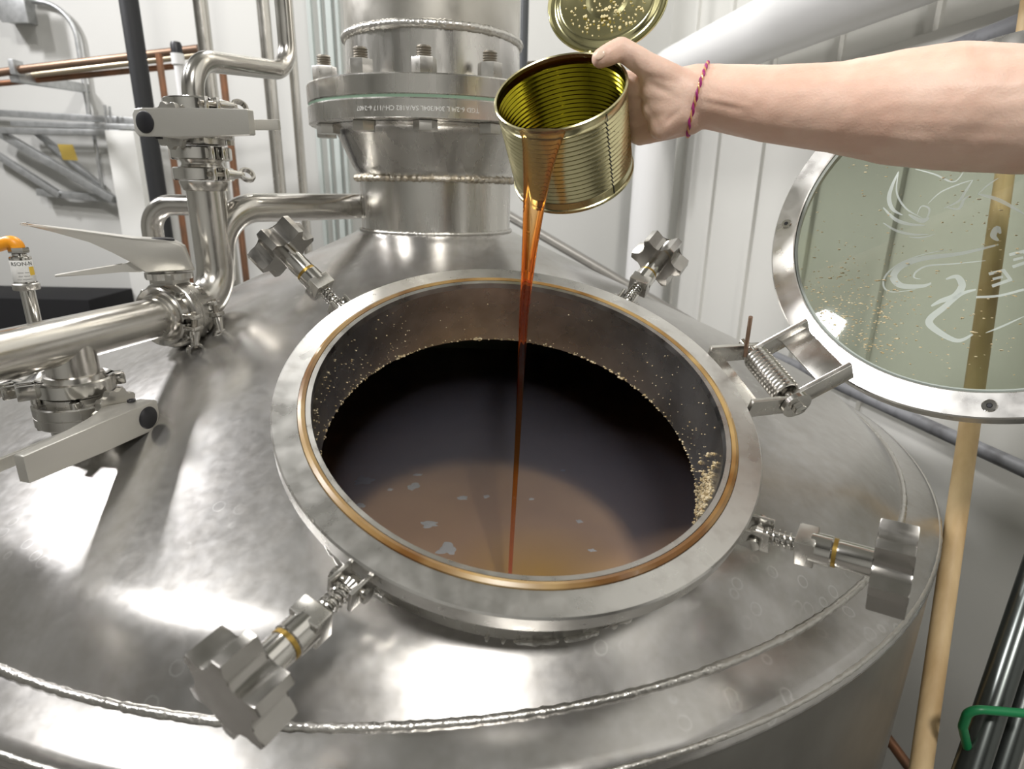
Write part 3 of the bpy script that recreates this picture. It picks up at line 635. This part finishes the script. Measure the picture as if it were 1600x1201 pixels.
pl = at(44, 376, (V((GX, GY, zz(376))) - CAM).dot(FW)); o1 = V((GX, GY, zz(386))); o2 = V((GX, GY, zz(375))); dl = (at(8, 380, (o2 - CAM).dot(FW)) - o2); dl.normalize()
obj('angled_plug', tube(fillet([o1 - V((0, 0, .002)), o2, o2 + dl * .014, o2 + dl * .030], .006, 6), [.0088] * 6 + [.0088] * 5 + [.0082] * 3 + [.0065] * (16 - 14) if False else .0070, 18), M['orange'], sn)
obj('cable', tube(fillet([o2 + dl * .026, o2 + dl * .05, o2 + dl * .065 + V((0, 0, -.03)), o2 + dl * .09 + V((0, 0, -.12))], .02), .0042, 12), M['cable'], sn)

# ------------------------------------------------------------------ tin can, syrup
CC = V((.1826, -.4192, .4769)); CN = V((-.2239, -.5949, .7720)).normalized(); CX = (RT - CN * RT.dot(CN)).normalized(); CY = CN.cross(CX); RC = .0685; HC = .103
CM = Matrix(((CX.x, CY.x, CN.x, CC.x), (CX.y, CY.y, CN.y, CC.y), (CX.z, CY.z, CN.z, CC.z), (0, 0, 0, 1)))
can = thing('tin_can', 'open ribbed tin can with gold lacquer inside, tipped over the manway', 'can', CC - CN * HC)
def canprof(off):
    out = [(RC + off, -.002), (RC + off, -.011)]; n = 15; z0, z1 = -.011, -HC + .013
    for k in range(n * 6 + 1):
        t = k / (n * 6); out.append((RC + off - .0011 * (1 - cos(2 * pi * n * t)) / 1, z0 + (z1 - z0) * t))
    return out + [(RC + off, -HC + .012), (RC + off, -HC + .002)]
obj('can_body', xf(lathe(canprof(0), 112), CM), M['can_out'], can, ang=60)
obj('can_lining', xf(lathe(canprof(-.0007) + [(RC - .002, -HC + .004), (RC - .012, -HC + .003), (0, -HC + .003)], 112), CM), M['can_in'], can, ang=60)
obj('top_rim', xf(lathe([(RC - .0012, -.004), (RC - .0013, 0), (RC, .0010), (RC + .0014, 0), (RC + .0014, -.0025), (RC, -.0034)], 112, True), CM), M['can_out'], can)
obj('base_rim', xf(lathe([(RC, -HC + .004), (RC + .0014, -HC + .0032), (RC + .0014, -HC), (RC, -HC - .0006), (RC - .002, -HC), (RC - .003, -HC + .003), (0, -HC + .003)], 112), CM), M['can_out'], can)
A0 = math.atan2(*reversed([(atP(945, 240, CC, V(FW)) - CC).dot(CY), (atP(945, 240, CC, V(FW)) - CC).dot(CX)])) if False else radians(-51)
pr = canprof(.00055); sv, sf = [], []
for r, z in pr:
    wob = .0022 * sin(z * 900) * .12
    for da in (-.0085, .0085): sv.append(CM @ V((r * cos(A0 + da + wob), r * sin(A0 + da + wob), z)))
for i in range(len(pr) - 1): sf.append((2 * i, 2 * i + 1, 2 * i + 3, 2 * i + 2))
obj('side_seam', (sv, sf), M['seam'], can)
LDC = V((.2355, -.3413, .58)); LDN = V((-.2408, -.8685, .4332)).normalized(); LDM = frame(LDC, LDN)
dl_ = []
lp = [(0, -.001), (.008, -.001), (.014, .0002), (.020, .0002), (.024, -.0015), (.031, -.0015), (.035, 0), (.046, 0), (.049, .0022), (.0525, .0022), (.055, 0), (.058, -.002), (.062, -.002), (.0645, 0), (.0655, .0008), (.0665, 0)]
cl = obj('can_lid', xf(lathe(lp + [(.0665, -.0006), (.0645, -.0008), (.062, -.0028), (.058, -.0028), (.0525, .0014), (.049, .0014), (.046, -.0008), (0, -.0018)], 96), LDM), M['canlid'], can, ang=60)
hq = CM @ V((RC * cos(radians(63)), RC * sin(radians(63)), 0)); hb = LDC + (hq - LDC - LDN * (hq - LDC).dot(LDN)).normalized() * .066
obj('lid_hinge_tab', join(prism([(-.012, -.5), (.012, -.5), (.012, .5), (-.012, .5)], Matrix.Identity(4), .0006) if False else tube([hq - CN * .001, (hq + hb) / 2 + V((0, .001, 0)), hb], [.0035, .003, .0035], 10)), M['canlid'], can)
drops = []
for i in range(170):
    a, rr = rn.uniform(0, 2 * pi), .046 * sqrt(rn.random()); P = LDM @ V((rr * cos(a), rr * sin(a), .0004)); drops.append(ico(P, rn.uniform(.0005, .0015), 1, rn.uniform(.7, 1.8), rn.uniform(.7, 1.8), .5, .4, i, LDM))
tag(obj('syrup_foam', join(*drops), mat('dried_syrup_foam', (.72, .62, .34), .35), cl), kind='stuff')
SY = bpy.data.materials.new('amber_syrup'); SY.use_nodes = True; nt = SY.node_tree; b = nt.nodes['Principled BSDF']
b.inputs['Base Color'].default_value = (1, 1, 1, 1); b.inputs['Transmission Weight'].default_value = 1; b.inputs['Roughness'].default_value = .02; b.inputs['IOR'].default_value = 1.42
va = nt.nodes.new('ShaderNodeVolumeAbsorption'); va.inputs['Color'].default_value = (.99, .63, .0, 1); va.inputs['Density'].default_value = 1050
nt.links.new(va.outputs[0], nt.nodes['Material Output'].inputs['Volume'])
# stream centre line: lip -> liquid
lipA = atP(806, 206, CC + CN * .002, CN); lipB = atP(884, 203, CC + CN * .002, CN); ld0 = (V((.1636, -.4698, .4324)) - CAM).dot(FW)
LAND = atP(797, 912, V((0, 0, ZL)), V((0, 0, 1))); YS = -.479
def syp(x, y, k): return atY(x, y, YS + k)
rows = [(200, 806, 886, -.0, 2.6), (207, 812, 884, .0, 3.2), (220, 816, 879, .0, 3.6), (250, 817, 868, 0, 4.2), (290, 818, 858, 0, 4.6), (330, 817, 850, 0, 5.0), (370, 816, 843, 0, 5.2), (400, 815, 838, 0, 5.6), (430, 814, 834, 0, 5.6), (460, 813, 829, 0, 5.2), (500, 811, 825, 0, 5), (560, 809.5, 821, 0, 4), (640, 806.5, 816, 0, 3), (720, 803, 811, 0, 2.6), (800, 798.5, 806, 0, 2.4), (870, 795, 801.5, 0, 2.2), (920, 793, 798.5, 0, 2.2), (960, 791, 796, 0, 2)]
vs, fs = [], []; n = 26
for (y, xa, xb, k, rp) in rows:
    hw = (xb - xa) / 2
    kk = 0 if y > 230 else (y - 230) / 30 * -.006
    for j in range(n):
        a = 2 * pi * j / n; sx = cos(a); px_ = (xa + xb) / 2 + hw * sx
        rope = min(rp, hw)
        # dumb-bell section: thick ropes at both edges, thin web between
        e = abs(sx); th = rope if hw <= rp * 1.25 else rope * (.2 + .8 * max(0, (e - (1 - 2 * rope / hw)) / (2 * rope / hw)) ** .7 * (1.0 if e < .97 else 1.0))
        if hw > rp * 1.25: off = th * (sin(a) if e > 1 - rope / hw else (1 if sin(a) > 0 else -1) * max(abs(sin(a)), .6))
        else: off = hw * .9 * sin(a)
        P = atY(px_, y, YS); d = (P - CAM).dot(FW); vs.append(P + V((0, off * d / FPX, 0)))
for i in range(len(rows) - 1):
    for j in range(n): fs.append((i * n + j, i * n + (j + 1) % n, (i + 1) * n + (j + 1) % n, (i + 1) * n + j))
fs.append(tuple(range(n))); fs.append(tuple((len(rows) - 1) * n + j for j in range(n)))
st = obj('syrup_stream', (vs, fs), SY, None, ang=180)
sm = st.modifiers.new('sub', 'SUBSURF'); sm.levels = 1; sm.render_levels = 2
tag(st, 'thin amber syrup stream falling from the tin can into the kettle', 'syrup')
# syrup still inside the can
low = V((-.272, -.723, -.636)); lipz = (CC + low * RC).z + .003
pv = []
for k in range(160):
    a = 2 * pi * k / 160
    for zi in range(0, 60):
        z = -HC + .003 + (HC - .004) * zi / 59; P = CM @ V(((RC - .0015) * cos(a), (RC - .0015) * sin(a), z))
        if P.z >= lipz: break
    pv.append((a, z))
loop = []
for a, z in pv:
    P = CM @ V(((RC - .0015) * cos(a), (RC - .0015) * sin(a), min(z, 0)));
    if P.z <= lipz + .004: loop.append(V((P.x, P.y, lipz)))
if len(loop) > 10:
    ctr = sum(loop, V()) / len(loop); loop.sort(key=lambda p: math.atan2(p.y - ctr.y, p.x - ctr.x)); m = len(loop)
    sg = ([ctr] + loop + [CC - CN * (HC - .004)], [(0, i + 1, (i + 1) % m + 1) for i in range(m)])
    tag(obj('syrup_pool', (sg[0][:-1], sg[1]), mat('dark_syrup', (.06, .016, .002), .05, 0, coat=.5), None), 'dark syrup lying inside the tipped tin can', 'syrup')

# ------------------------------------------------------------------ arm
def caps(p0, r0, p1, r1, n=20, m=9):
    p0, p1 = V(p0), V(p1); ax = (p1 - p0).normalized(); L = (p1 - p0).length
    prof = [(max(1e-4, r0 * sin(pi / 2 * k / m)), -r0 * cos(pi / 2 * k / m)) for k in range(m + 1)] + [(max(1e-4, r1 * cos(pi / 2 * k / m)), L + r1 * sin(pi / 2 * k / m)) for k in range(m + 1)]
    g = lathe(prof, n); g[1].append(tuple(range(n))); g[1].append(tuple(len(g[0]) - n + k for k in range(n))); return xf(g, frame(p0, ax))
def chain(pts): return [caps(pts[i][0], pts[i][1], pts[i + 1][0], pts[i + 1][1]) for i in range(len(pts) - 1)]
def cp_(ang, h, r): a = radians(ang); return CM @ V((r * cos(a), r * sin(a), h))
g = []
WR = at(1088, 150, .652)
g += chain([(at(1086, 138, .652), .024), (at(1200, 158, .632), .034), (at(1300, 163, .615), .0385), (at(1400, 162, .60), .048), (at(1480, 158, .585), .0512), (at(1600, 166, .57), .0505), (at(1900, 168, .55), .054)])
g += chain([(at(1084, 163, .656), .0215), (at(1200, 178, .64), .028), (at(1300, 184, .62), .033), (at(1400, 186, .60), .043), (at(1480, 188, .585), .0455), (at(1600, 186, .57), .049), (at(1900, 180, .55), .054)])
g += chain([(at(1086, 150, .645), .0245), (at(1200, 167, .628), .034), (at(1300, 173, .610), .0385), (at(1400, 173, .592), .046), (at(1480, 173, .578), .050), (at(1600, 176, .563), .051), (at(1900, 174, .545), .056)])
# palm: metacarpals from the wrist to the knuckles at the can wall
fing = [(-.030, 22, .0108), (-.049, 25, .0110), (-.067, 23, .0105), (-.084, 15, .0095)]
for i, (h, a0, r) in enumerate(fing):
    k = cp_(a0, h, .0835); wq = at(1078, 132 + i * 17, .655)
    g.append(caps(wq, .0185 if i in (0, 3) else .019, k, r + .003))
    pts = [(k, r + .002), (cp_(a0 + 30, h, .0825), r), (cp_(a0 + 56, h + .001, .0805), r * .92), (cp_(a0 + 76, h + .002, .0785), r * .84)]
    if i == 3: pts = [(k, r + .002), (cp_(a0 + 14, h - .010, .0815), r), (cp_(a0 + 32, h - .016, .0795), r * .92), (cp_(a0 + 46, h - .018, .0785), r * .84)]
    g += chain(pts)
# heel of the hand, thenar mound, thumb
g.append(caps(at(1068, 176, .648), .0185, at(1035, 196, .660), .0155))
g.append(caps(at(1078, 146, .644), .020, at(1020, 116, .637), .0142)); g.append(caps(at(1070, 150, .643), .020, at(1022, 142, .646), .0145)); g.append(caps(at(1064, 166, .646), .0185, at(1022, 168, .655), .0140))
g += chain([(at(1056, 130, .640), .0165), (at(1010, 102, .631), .0132), (at(970, 75.5, .624), .0113), (at(950, 86, .622), .0112), (at(938, 91.5, .622), .0098)])
hm = bpy.data.meshes.new('person'); gg = join(*g); meshify(hm, gg[0], gg[1]); tmp = bpy.data.objects.new('tmp_arm', hm); COL.objects.link(tmp)
m1 = tmp.modifiers.new('r', 'REMESH'); m1.mode = 'VOXEL'; m1.voxel_size = .0021; m2 = tmp.modifiers.new('s', 'SMOOTH'); m2.factor = .5; m2.iterations = 22
dg = bpy.context.evaluated_depsgraph_get(); am_ = bpy.data.meshes.new_from_object(tmp.evaluated_get(dg)); bpy.data.objects.remove(tmp, do_unlink=True)
for p in am_.polygons: p.use_smooth = True
# fold creases at the wrist and tendons
nrms = [v.normal.copy() for v in am_.vertices]; cos_ = [v.co.copy() for v in am_.vertices]
for i_, v in enumerate(cos_):
    x, y = project(v); nrm = nrms[i_]
    if x > 1640: continue
    if nrm.dot(CAM - v) > 0:
        dz = 0
        for (tx0, ty0, tx1, ty1, amp, wd) in ((1000, 118, 1060, 128, -.0010, 6), (1012, 128, 1056, 152, -.0012, 6), (1098, 150, 1170, 166, .0010, 5), (1100, 160, 1160, 172, -.0006, 4), (1030, 200, 1062, 172, -.0012, 5), (1085, 120, 1082, 185, -.0007, 4), (1000, 150, 1030, 200, -.0009, 6), (985, 92, 996, 118, -.0012, 5), (1480, 230, 1560, 190, -.002, 16), (1380, 215, 1460, 225, .0012, 12)):
            ux, uy = tx1 - tx0, ty1 - ty0; L2 = ux * ux + uy * uy; t = max(0, min(1, ((x - tx0) * ux + (y - ty0) * uy) / L2)); d2 = (x - tx0 - t * ux) ** 2 + (y - ty0 - t * uy) ** 2
            dz += amp * math.exp(-d2 / (wd * wd)) * sin(pi * min(1, .15 + t * .7))
        dz += .0005 * mnoise.noise(v * 90)
        cos_[i_] = v + nrm * dz
am_.vertices.foreach_set('co', [c for v in cos_ for c in v]); am_.update()
SK = mat('skin', (.76, .50, .385), .46, 0, n1=(16, (.84, .60, .48), .38, .62, 6), bump=(420, .16), sss=(.14, (1.0, .35, .18), .006))
am_.materials.clear(); am_.materials.append(SK)
arm = bpy.data.objects.new('person', am_); COL.objects.link(arm); register(arm, Matrix.Identity(4))
tag(arm, 'bare outstretched arm and hand gripping the tin can from the right', 'person')
bvh = mathutils.bvhtree.BVHTree.FromPolygons([v.co for v in am_.vertices], [tuple(p.vertices) for p in am_.polygons])
hit = bvh.ray_cast(CAM, ray(937, 84.5).normalized()); tn = (at(937, 84.5, .62) - at(952, 77, .62)).normalized()
if hit[0]: obj('thumb_nail', xf(ico((0, 0, 0), .0050, 2, 1.25, .95, .22), frame(hit[0] - hit[1] * .0003, hit[1], tn)), mat('nail', (.80, .60, .47), .28), arm)
# bracelet: two twisted cords round the wrist
bc = at(1092, 150, .651); bax = (at(1200, 168, .635) - at(1070, 146, .655)).normalized(); BR = frame(bc, bax, UP)
def around(nf, ph, tw, rad):
    deps = []; pts = []
    for k in range(nf):
        a = 2 * pi * k / nf; d = BR.to_3x3() @ V((cos(a), sin(a), 0)); hit = bvh.ray_cast(bc + d * .09, -d); q = hit[0] if hit[0] else bc + d * .03
        t = a * tw + ph; pts.append(q + d * (.0012 + .0009 * cos(t)) + bax * .0009 * sin(t))
    return tube(pts + [pts[0]], rad, 6)
brl = thing('bracelet', 'thin magenta cord bracelet twisted with gold thread on the wrist', 'bracelet', bc)
obj('cord', around(240, 0, 16, .00135), M['bracelet'], brl); obj('thread', around(240, pi, 16, .0009), M['bracelet2'], brl)

# ------------------------------------------------------------------ background
def pipe_thing(name, pts, r, m, label, cat, n=20, group=None, fr=None):
    return tag(obj(name, tube(fillet(pts, fr) if fr else pts, r, n), m, None), label, cat, group)
def vpipe(name, px0, py0, Y, wpx, m, label, cat, z0=None, z1=None, group=None):
    P = atY(px0, py0, Y); d = (P - CAM).dot(FW); return pipe_thing(name, [V((P.x, P.y, ZF if z0 is None else z0)), V((P.x, P.y, 2.6 if z1 is None else z1))], wpx * d / FPX / 2, m, label, cat, 24, group)
vpipe('wall_pipe', 322, 80, 1.10, 22, M['pipe'], 'upright stainless wall pipe beside the black hose', 'pipe', group='upright wall pipes')
vpipe('wall_pipe', 424, 150, 1.10, 19, M['pipe'], 'upright stainless wall pipe behind the bent pipe', 'pipe', group='upright wall pipes')
vpipe('wall_pipe', 466, 200, 1.15, 14, M['pipe'], 'upright stainless wall pipe nearest the bolted column', 'pipe', group='upright wall pipes')
vpipe('black_hose', 222, 140, 1.00, 27, M['hose'], 'thick upright black rubber hose before the back wall', 'hose')
vpipe('copper_riser', 257, 150, 1.25, 10, M['copper'], 'upright copper pipe beside the black hose', 'pipe', None, atY(248, 84, 1.25).z)
vpipe('copper_riser', 350, 130, 1.25, 11, M['copper'], 'upright copper pipe under the bent pipe', 'pipe', None, atY(345, 85, 1.25).z)
vpipe('dark_post', 819, 50, 1.2, 13, mat('dark_post', (.05, .055, .06), .4), 'dark upright post behind the bolted column', 'post', atY(819, 120, 1.2).z - .1, ZC)
YC = 1.3
pipe_thing('copper_pipe', [atY(-60, 122, YC), atY(30, 109, YC), atY(310, 76, YC)], .0135, M['copperd'], 'uppermost brown copper pipe on the wall bracket', 'pipe', group='copper pipes on the wall bracket')
pipe_thing('copper_pipe', [atY(52, 117, YC + .08), atY(310, 86, YC + .08)], .0105, mat('pale_copper', (.50, .42, .30), .35, .7), 'pale brassy pipe between the copper pipes on the bracket', 'pipe', group='copper pipes on the wall bracket')
pipe_thing('copper_pipe', [atY(-60, 136, YC + .1), atY(100, 121, YC + .1), atY(278, 103, YC + .1)], .0105, M['copper'], 'lowest reddish copper pipe on the wall bracket', 'pipe', group='copper pipes on the wall bracket')
wb = thing('pipe_bracket', 'grey strut bracket holding the copper pipes', 'bracket', atY(80, 125, YC + .15))
a_, b_ = atY(22, 120, YC), atY(133, 138, YB)
obj('strut', box(frame((a_ + b_) / 2, b_ - a_), .035, .035, (b_ - a_).length, .003), M['galv'], wb, ang=30)
obj('pipe_clip', box(frame(atY(26, 106, YC), (1, 0, 0)), .05, .05, .02, .004), M['galv'], wb, ang=30)
pv_ = thing('plastic_fitting', 'white plastic pipe fitting with a black cap near the copper pipes', 'fitting', atY(280, 100, 1.22))
q0, q1 = atY(280, 150, 1.22), atY(277, 86, 1.22); obj('pipe', cyl(V((q1.x, q1.y, ZF)), q1, .0155, 20), M['white'], pv_); obj('collar', cyl(q1 - V((0, 0, .03)), q1 + V((0, 0, .004)), .021, 20), M['white'], pv_); obj('cap', xf(lathe([(.018, 0), (.0185, .03), (.015, .04), (0, .042)], 20), Matrix.Translation(q1)), M['black'], pv_)
# junction box and conduit at the upper left
jb = thing('junction_box', 'grey steel junction box at the upper left of the back wall', 'box', atY(20, 10, YB - .06))
obj('box_body', box(frame(atY(18, 5, YB - .06), (0, 1, 0)), .10, .13, .12, .004), M['galv'], jb, ang=30); obj('box_cover', box(frame(atY(18, 5, YB - .125), (0, 1, 0)), .105, .135, .008, .002), M['galv'], jb, ang=30)
pipe_thing('wall_conduit', [atY(50, 2, YB - .025), atY(112, 6, YB - .025), atY(141, 190, YB - .025)], .0095, M['galv'], 'thin grey conduit curving from the junction box down the wall', 'conduit', 14, None, .13)
# strut rails with diagonal braces
rail = lambda name, x0, y0, x1, y1, Y, h, label, cat, dpt=.03, m='galv', grp=None: tag(obj(name, box(frame((atY(x0, y0, Y) + atY(x1, y1, Y)) / 2, atY(x1, y1, Y) - atY(x0, y0, Y), (0, 0, 1)), h, dpt, (atY(x1, y1, Y) - atY(x0, y0, Y)).length, .003), M[m], None, ang=30), label, cat, grp)
rail('strut_rail', -30, 175, 230, 190, YB - .05, .026, 'upper galvanised strut rail on the back wall', 'rail')
rail('strut_rail', 20, 193, 230, 199, YB - .09, .020, 'middle galvanised strut rail on the back wall', 'rail')
rail('strut_rail', 0, 204, 190, 208, YB - .12, .024, 'lower galvanised strut rail on the back wall', 'rail')
rail('diagonal_brace', -20, 196, 178, 312, YB - .1, .032, 'upper diagonal brace below the strut rails', 'brace')
rail('diagonal_brace', -20, 232, 95, 305, YB - .06, .026, 'lower diagonal brace below the strut rails', 'brace')
rail('cross_tie', 60, 300, 205, 314, YB - .05, .03, 'grey tie across the feet of the diagonal braces', 'brace')
rail('diagonal_brace', 55, 205, 160, 292, YB - .03, .022, 'thin diagonal brace behind the yellow tag', 'brace')
for px_, py_, lb in ((152, 250, 'thin upright rod hanging from the rails beside the yellow tag'), (176, 262, 'thin upright rod hanging from the rails near the white post')):
    P0, P1 = atY(px_ - 6, 205, YB - .07), atY(px_ + 9, 300, YB - .07); pipe_thing('hanger_rod', [P0, P1], .007, M['galv'], lb, 'rod', 10)
for k, (x, y) in enumerate(((164, 176), (171, 178))):
    pipe_thing('rail_stud', [atY(x, y - 12, YB - .1), atY(x + 6, y + 60, YB - .1)], .005, M['galv'], ('left' if k == 0 else 'right') + ' one of two threaded studs standing up through the strut rails', 'stud', 8, 'studs through the rails')
tag(obj('yellow_tag', box(frame(atY(106, 238, YB - .16), (0.1, 1, .25), (1, 0, 0)), .066, .062, .003), M['yellow'], None, ang=30), 'small yellow card tag hanging under the strut rails', 'tag')
# white post
P0 = atY(208, 300, 1.62); tag(obj('white_post', box(Matrix.Translation((P0.x, P0.y, .0)), .12, .06, 1.2, .004), M['frame'], None, ang=30), 'white painted post behind the black hose', 'post')
zt_ = atY(205, 205, 1.62).z
for o in bpy.data.objects:
    if o.name == 'white_post':
        o.location.z = zt_ - .6
# equipment silhouette at the far left
bx0 = atY(-120, 463, 1.3); bx1 = atY(137, 463, 1.3)
bb = thing('black_cabinet', 'low black cabinet behind the thick pipe at the left', 'cabinet', (0.5 * (bx0.x + bx1.x), 1.45, ZF))
obj('cabinet_body', box(Matrix.Translation(((bx0.x + bx1.x) / 2, 1.45, (bx0.z + ZF) / 2)), bx1.x - bx0.x, .3, bx0.z - ZF, .006), mat('black_panel', (.004, .004, .005), .9), bb, ang=30)
obj('cabinet_frame', box(Matrix.Translation((bx0.x + .12, 1.285, (bx0.z + ZF) / 2 - .02)), .03, .02, bx0.z - ZF - .06, .003), M['copperd'], bb, ang=30)
# clear-edged panel trims behind the column
for x, wpx, lb in ((487, 6, 'a'), (503, 4, 'b'), (517, 9, 'c'), (530, 5, 'd')):
    P = atY(x, 60, YB - .015); d = (P - CAM).dot(FW); o = struct('trim_%d' % (1 + 'abcd'.index(lb)), box(Matrix.Translation((P.x, P.y, .85)), wpx * d / FPX, .03, 4.0, .002), mat('trim_' + lb, (.55, .60, .58), .25))
# white vent pipe with elbow along the right wall
OFF = .13
VP0 = atP(1018, 300, WP + WN * OFF, WN); zel = zat(VP0.x, VP0.y, 118)
pipe_thing('vent_pipe', [V((VP0.x, VP0.y, ZF)), V((VP0.x, VP0.y, zel)), V((VP0.x, VP0.y, zel)) - WT * 2.9], .078, M['white'], 'large white plastic vent pipe turning from upright to along the wall', 'pipe', 36, None, .11)
# grey conduit low on the right wall and lagged pipe at the top right
cpA, cpB = atP(1290, 592, WP + WN * .05, WN), atP(1600, 733, WP + WN * .05, WN)
pipe_thing('wall_conduit', [cpA + (cpA - cpB) * .6, cpB + (cpB - cpA) * .5], .0135, M['grey'], 'grey conduit along the right wall passing behind the lid', 'conduit', 18)
pA, pB = atP(1500, 78, WP + WN * .10, WN), atP(1600, 40, WP + WN * .10, WN)
pipe_thing('wall_conduit', [pA + (pA - pB) * .5, pB + (pB - pA) * .6], .021, M['grey'], 'grey pipe at the upper right corner above the arm', 'conduit', 18)
pA, pB = atP(1380, 86, WP + WN * .02, WN), atP(1600, 20, WP + WN * .02, WN)
rt = struct('trim_5', box(frame((pA + pB) / 2, pB - pA, (0, 0, 1)), .03, .02, (pB - pA).length * 1.6, .003), M['wall'])
# slanting rod behind the cone
pipe_thing('slanting_rod', [at(790, 334, 1.9), at(1060, 492, 1.9), at(1120, 527, 1.9)], .0150, mat('dull_rod', (.30, .29, .27), .4, .6), 'slanting grey rod behind the right shoulder of the kettle', 'rod', 16)
# wooden pole
wp0, wp1 = at(1599, 70, .93), at(1446, 1150, .74)
pole = pipe_thing('wooden_pole', [wp0 + (wp0 - wp1) * .25, wp1 + (wp1 - wp0) * .72], .0120, M['wood'], 'pale wooden pole leaning between the kettle and the right wall', 'pole', 24)
# dark stand with green cord, lower right
d0, d1 = at(1592, 960, .74), at(1520, 1180, .70)
ps = thing('dark_stand', 'dark polished twin-tube stand at the lower right corner', 'stand', d1)
for off in (0, 42):
    u0, u1 = at(1597 + off, 960, .74 + off * .0006), at(1524 + off, 1180, .70 + off * .0006); obj('stand_tube', tube([u0 + (u0 - u1) * .8, u1 + (u1 - u0) * 3.2], .0165, 22), M['darksteel'], ps)
pipe_thing('green_cord', [at(1650, 1118, .66), at(1600, 1114, .665), at(1530, 1108, .67), at(1512, 1112, .675), at(1504, 1135, .685), at(1512, 1170, .70), at(1530, 1200, .76)], .0048, M['greencord'], 'green rubber cord looped round the dark stand', 'cord', 12, None, .012)
pipe_thing('copper_tube', [at(1385, 1150, 1.30), at(1440, 1225, 1.22)], .0105, M['copper'], 'short copper tube low behind the wooden pole', 'tube', 14)
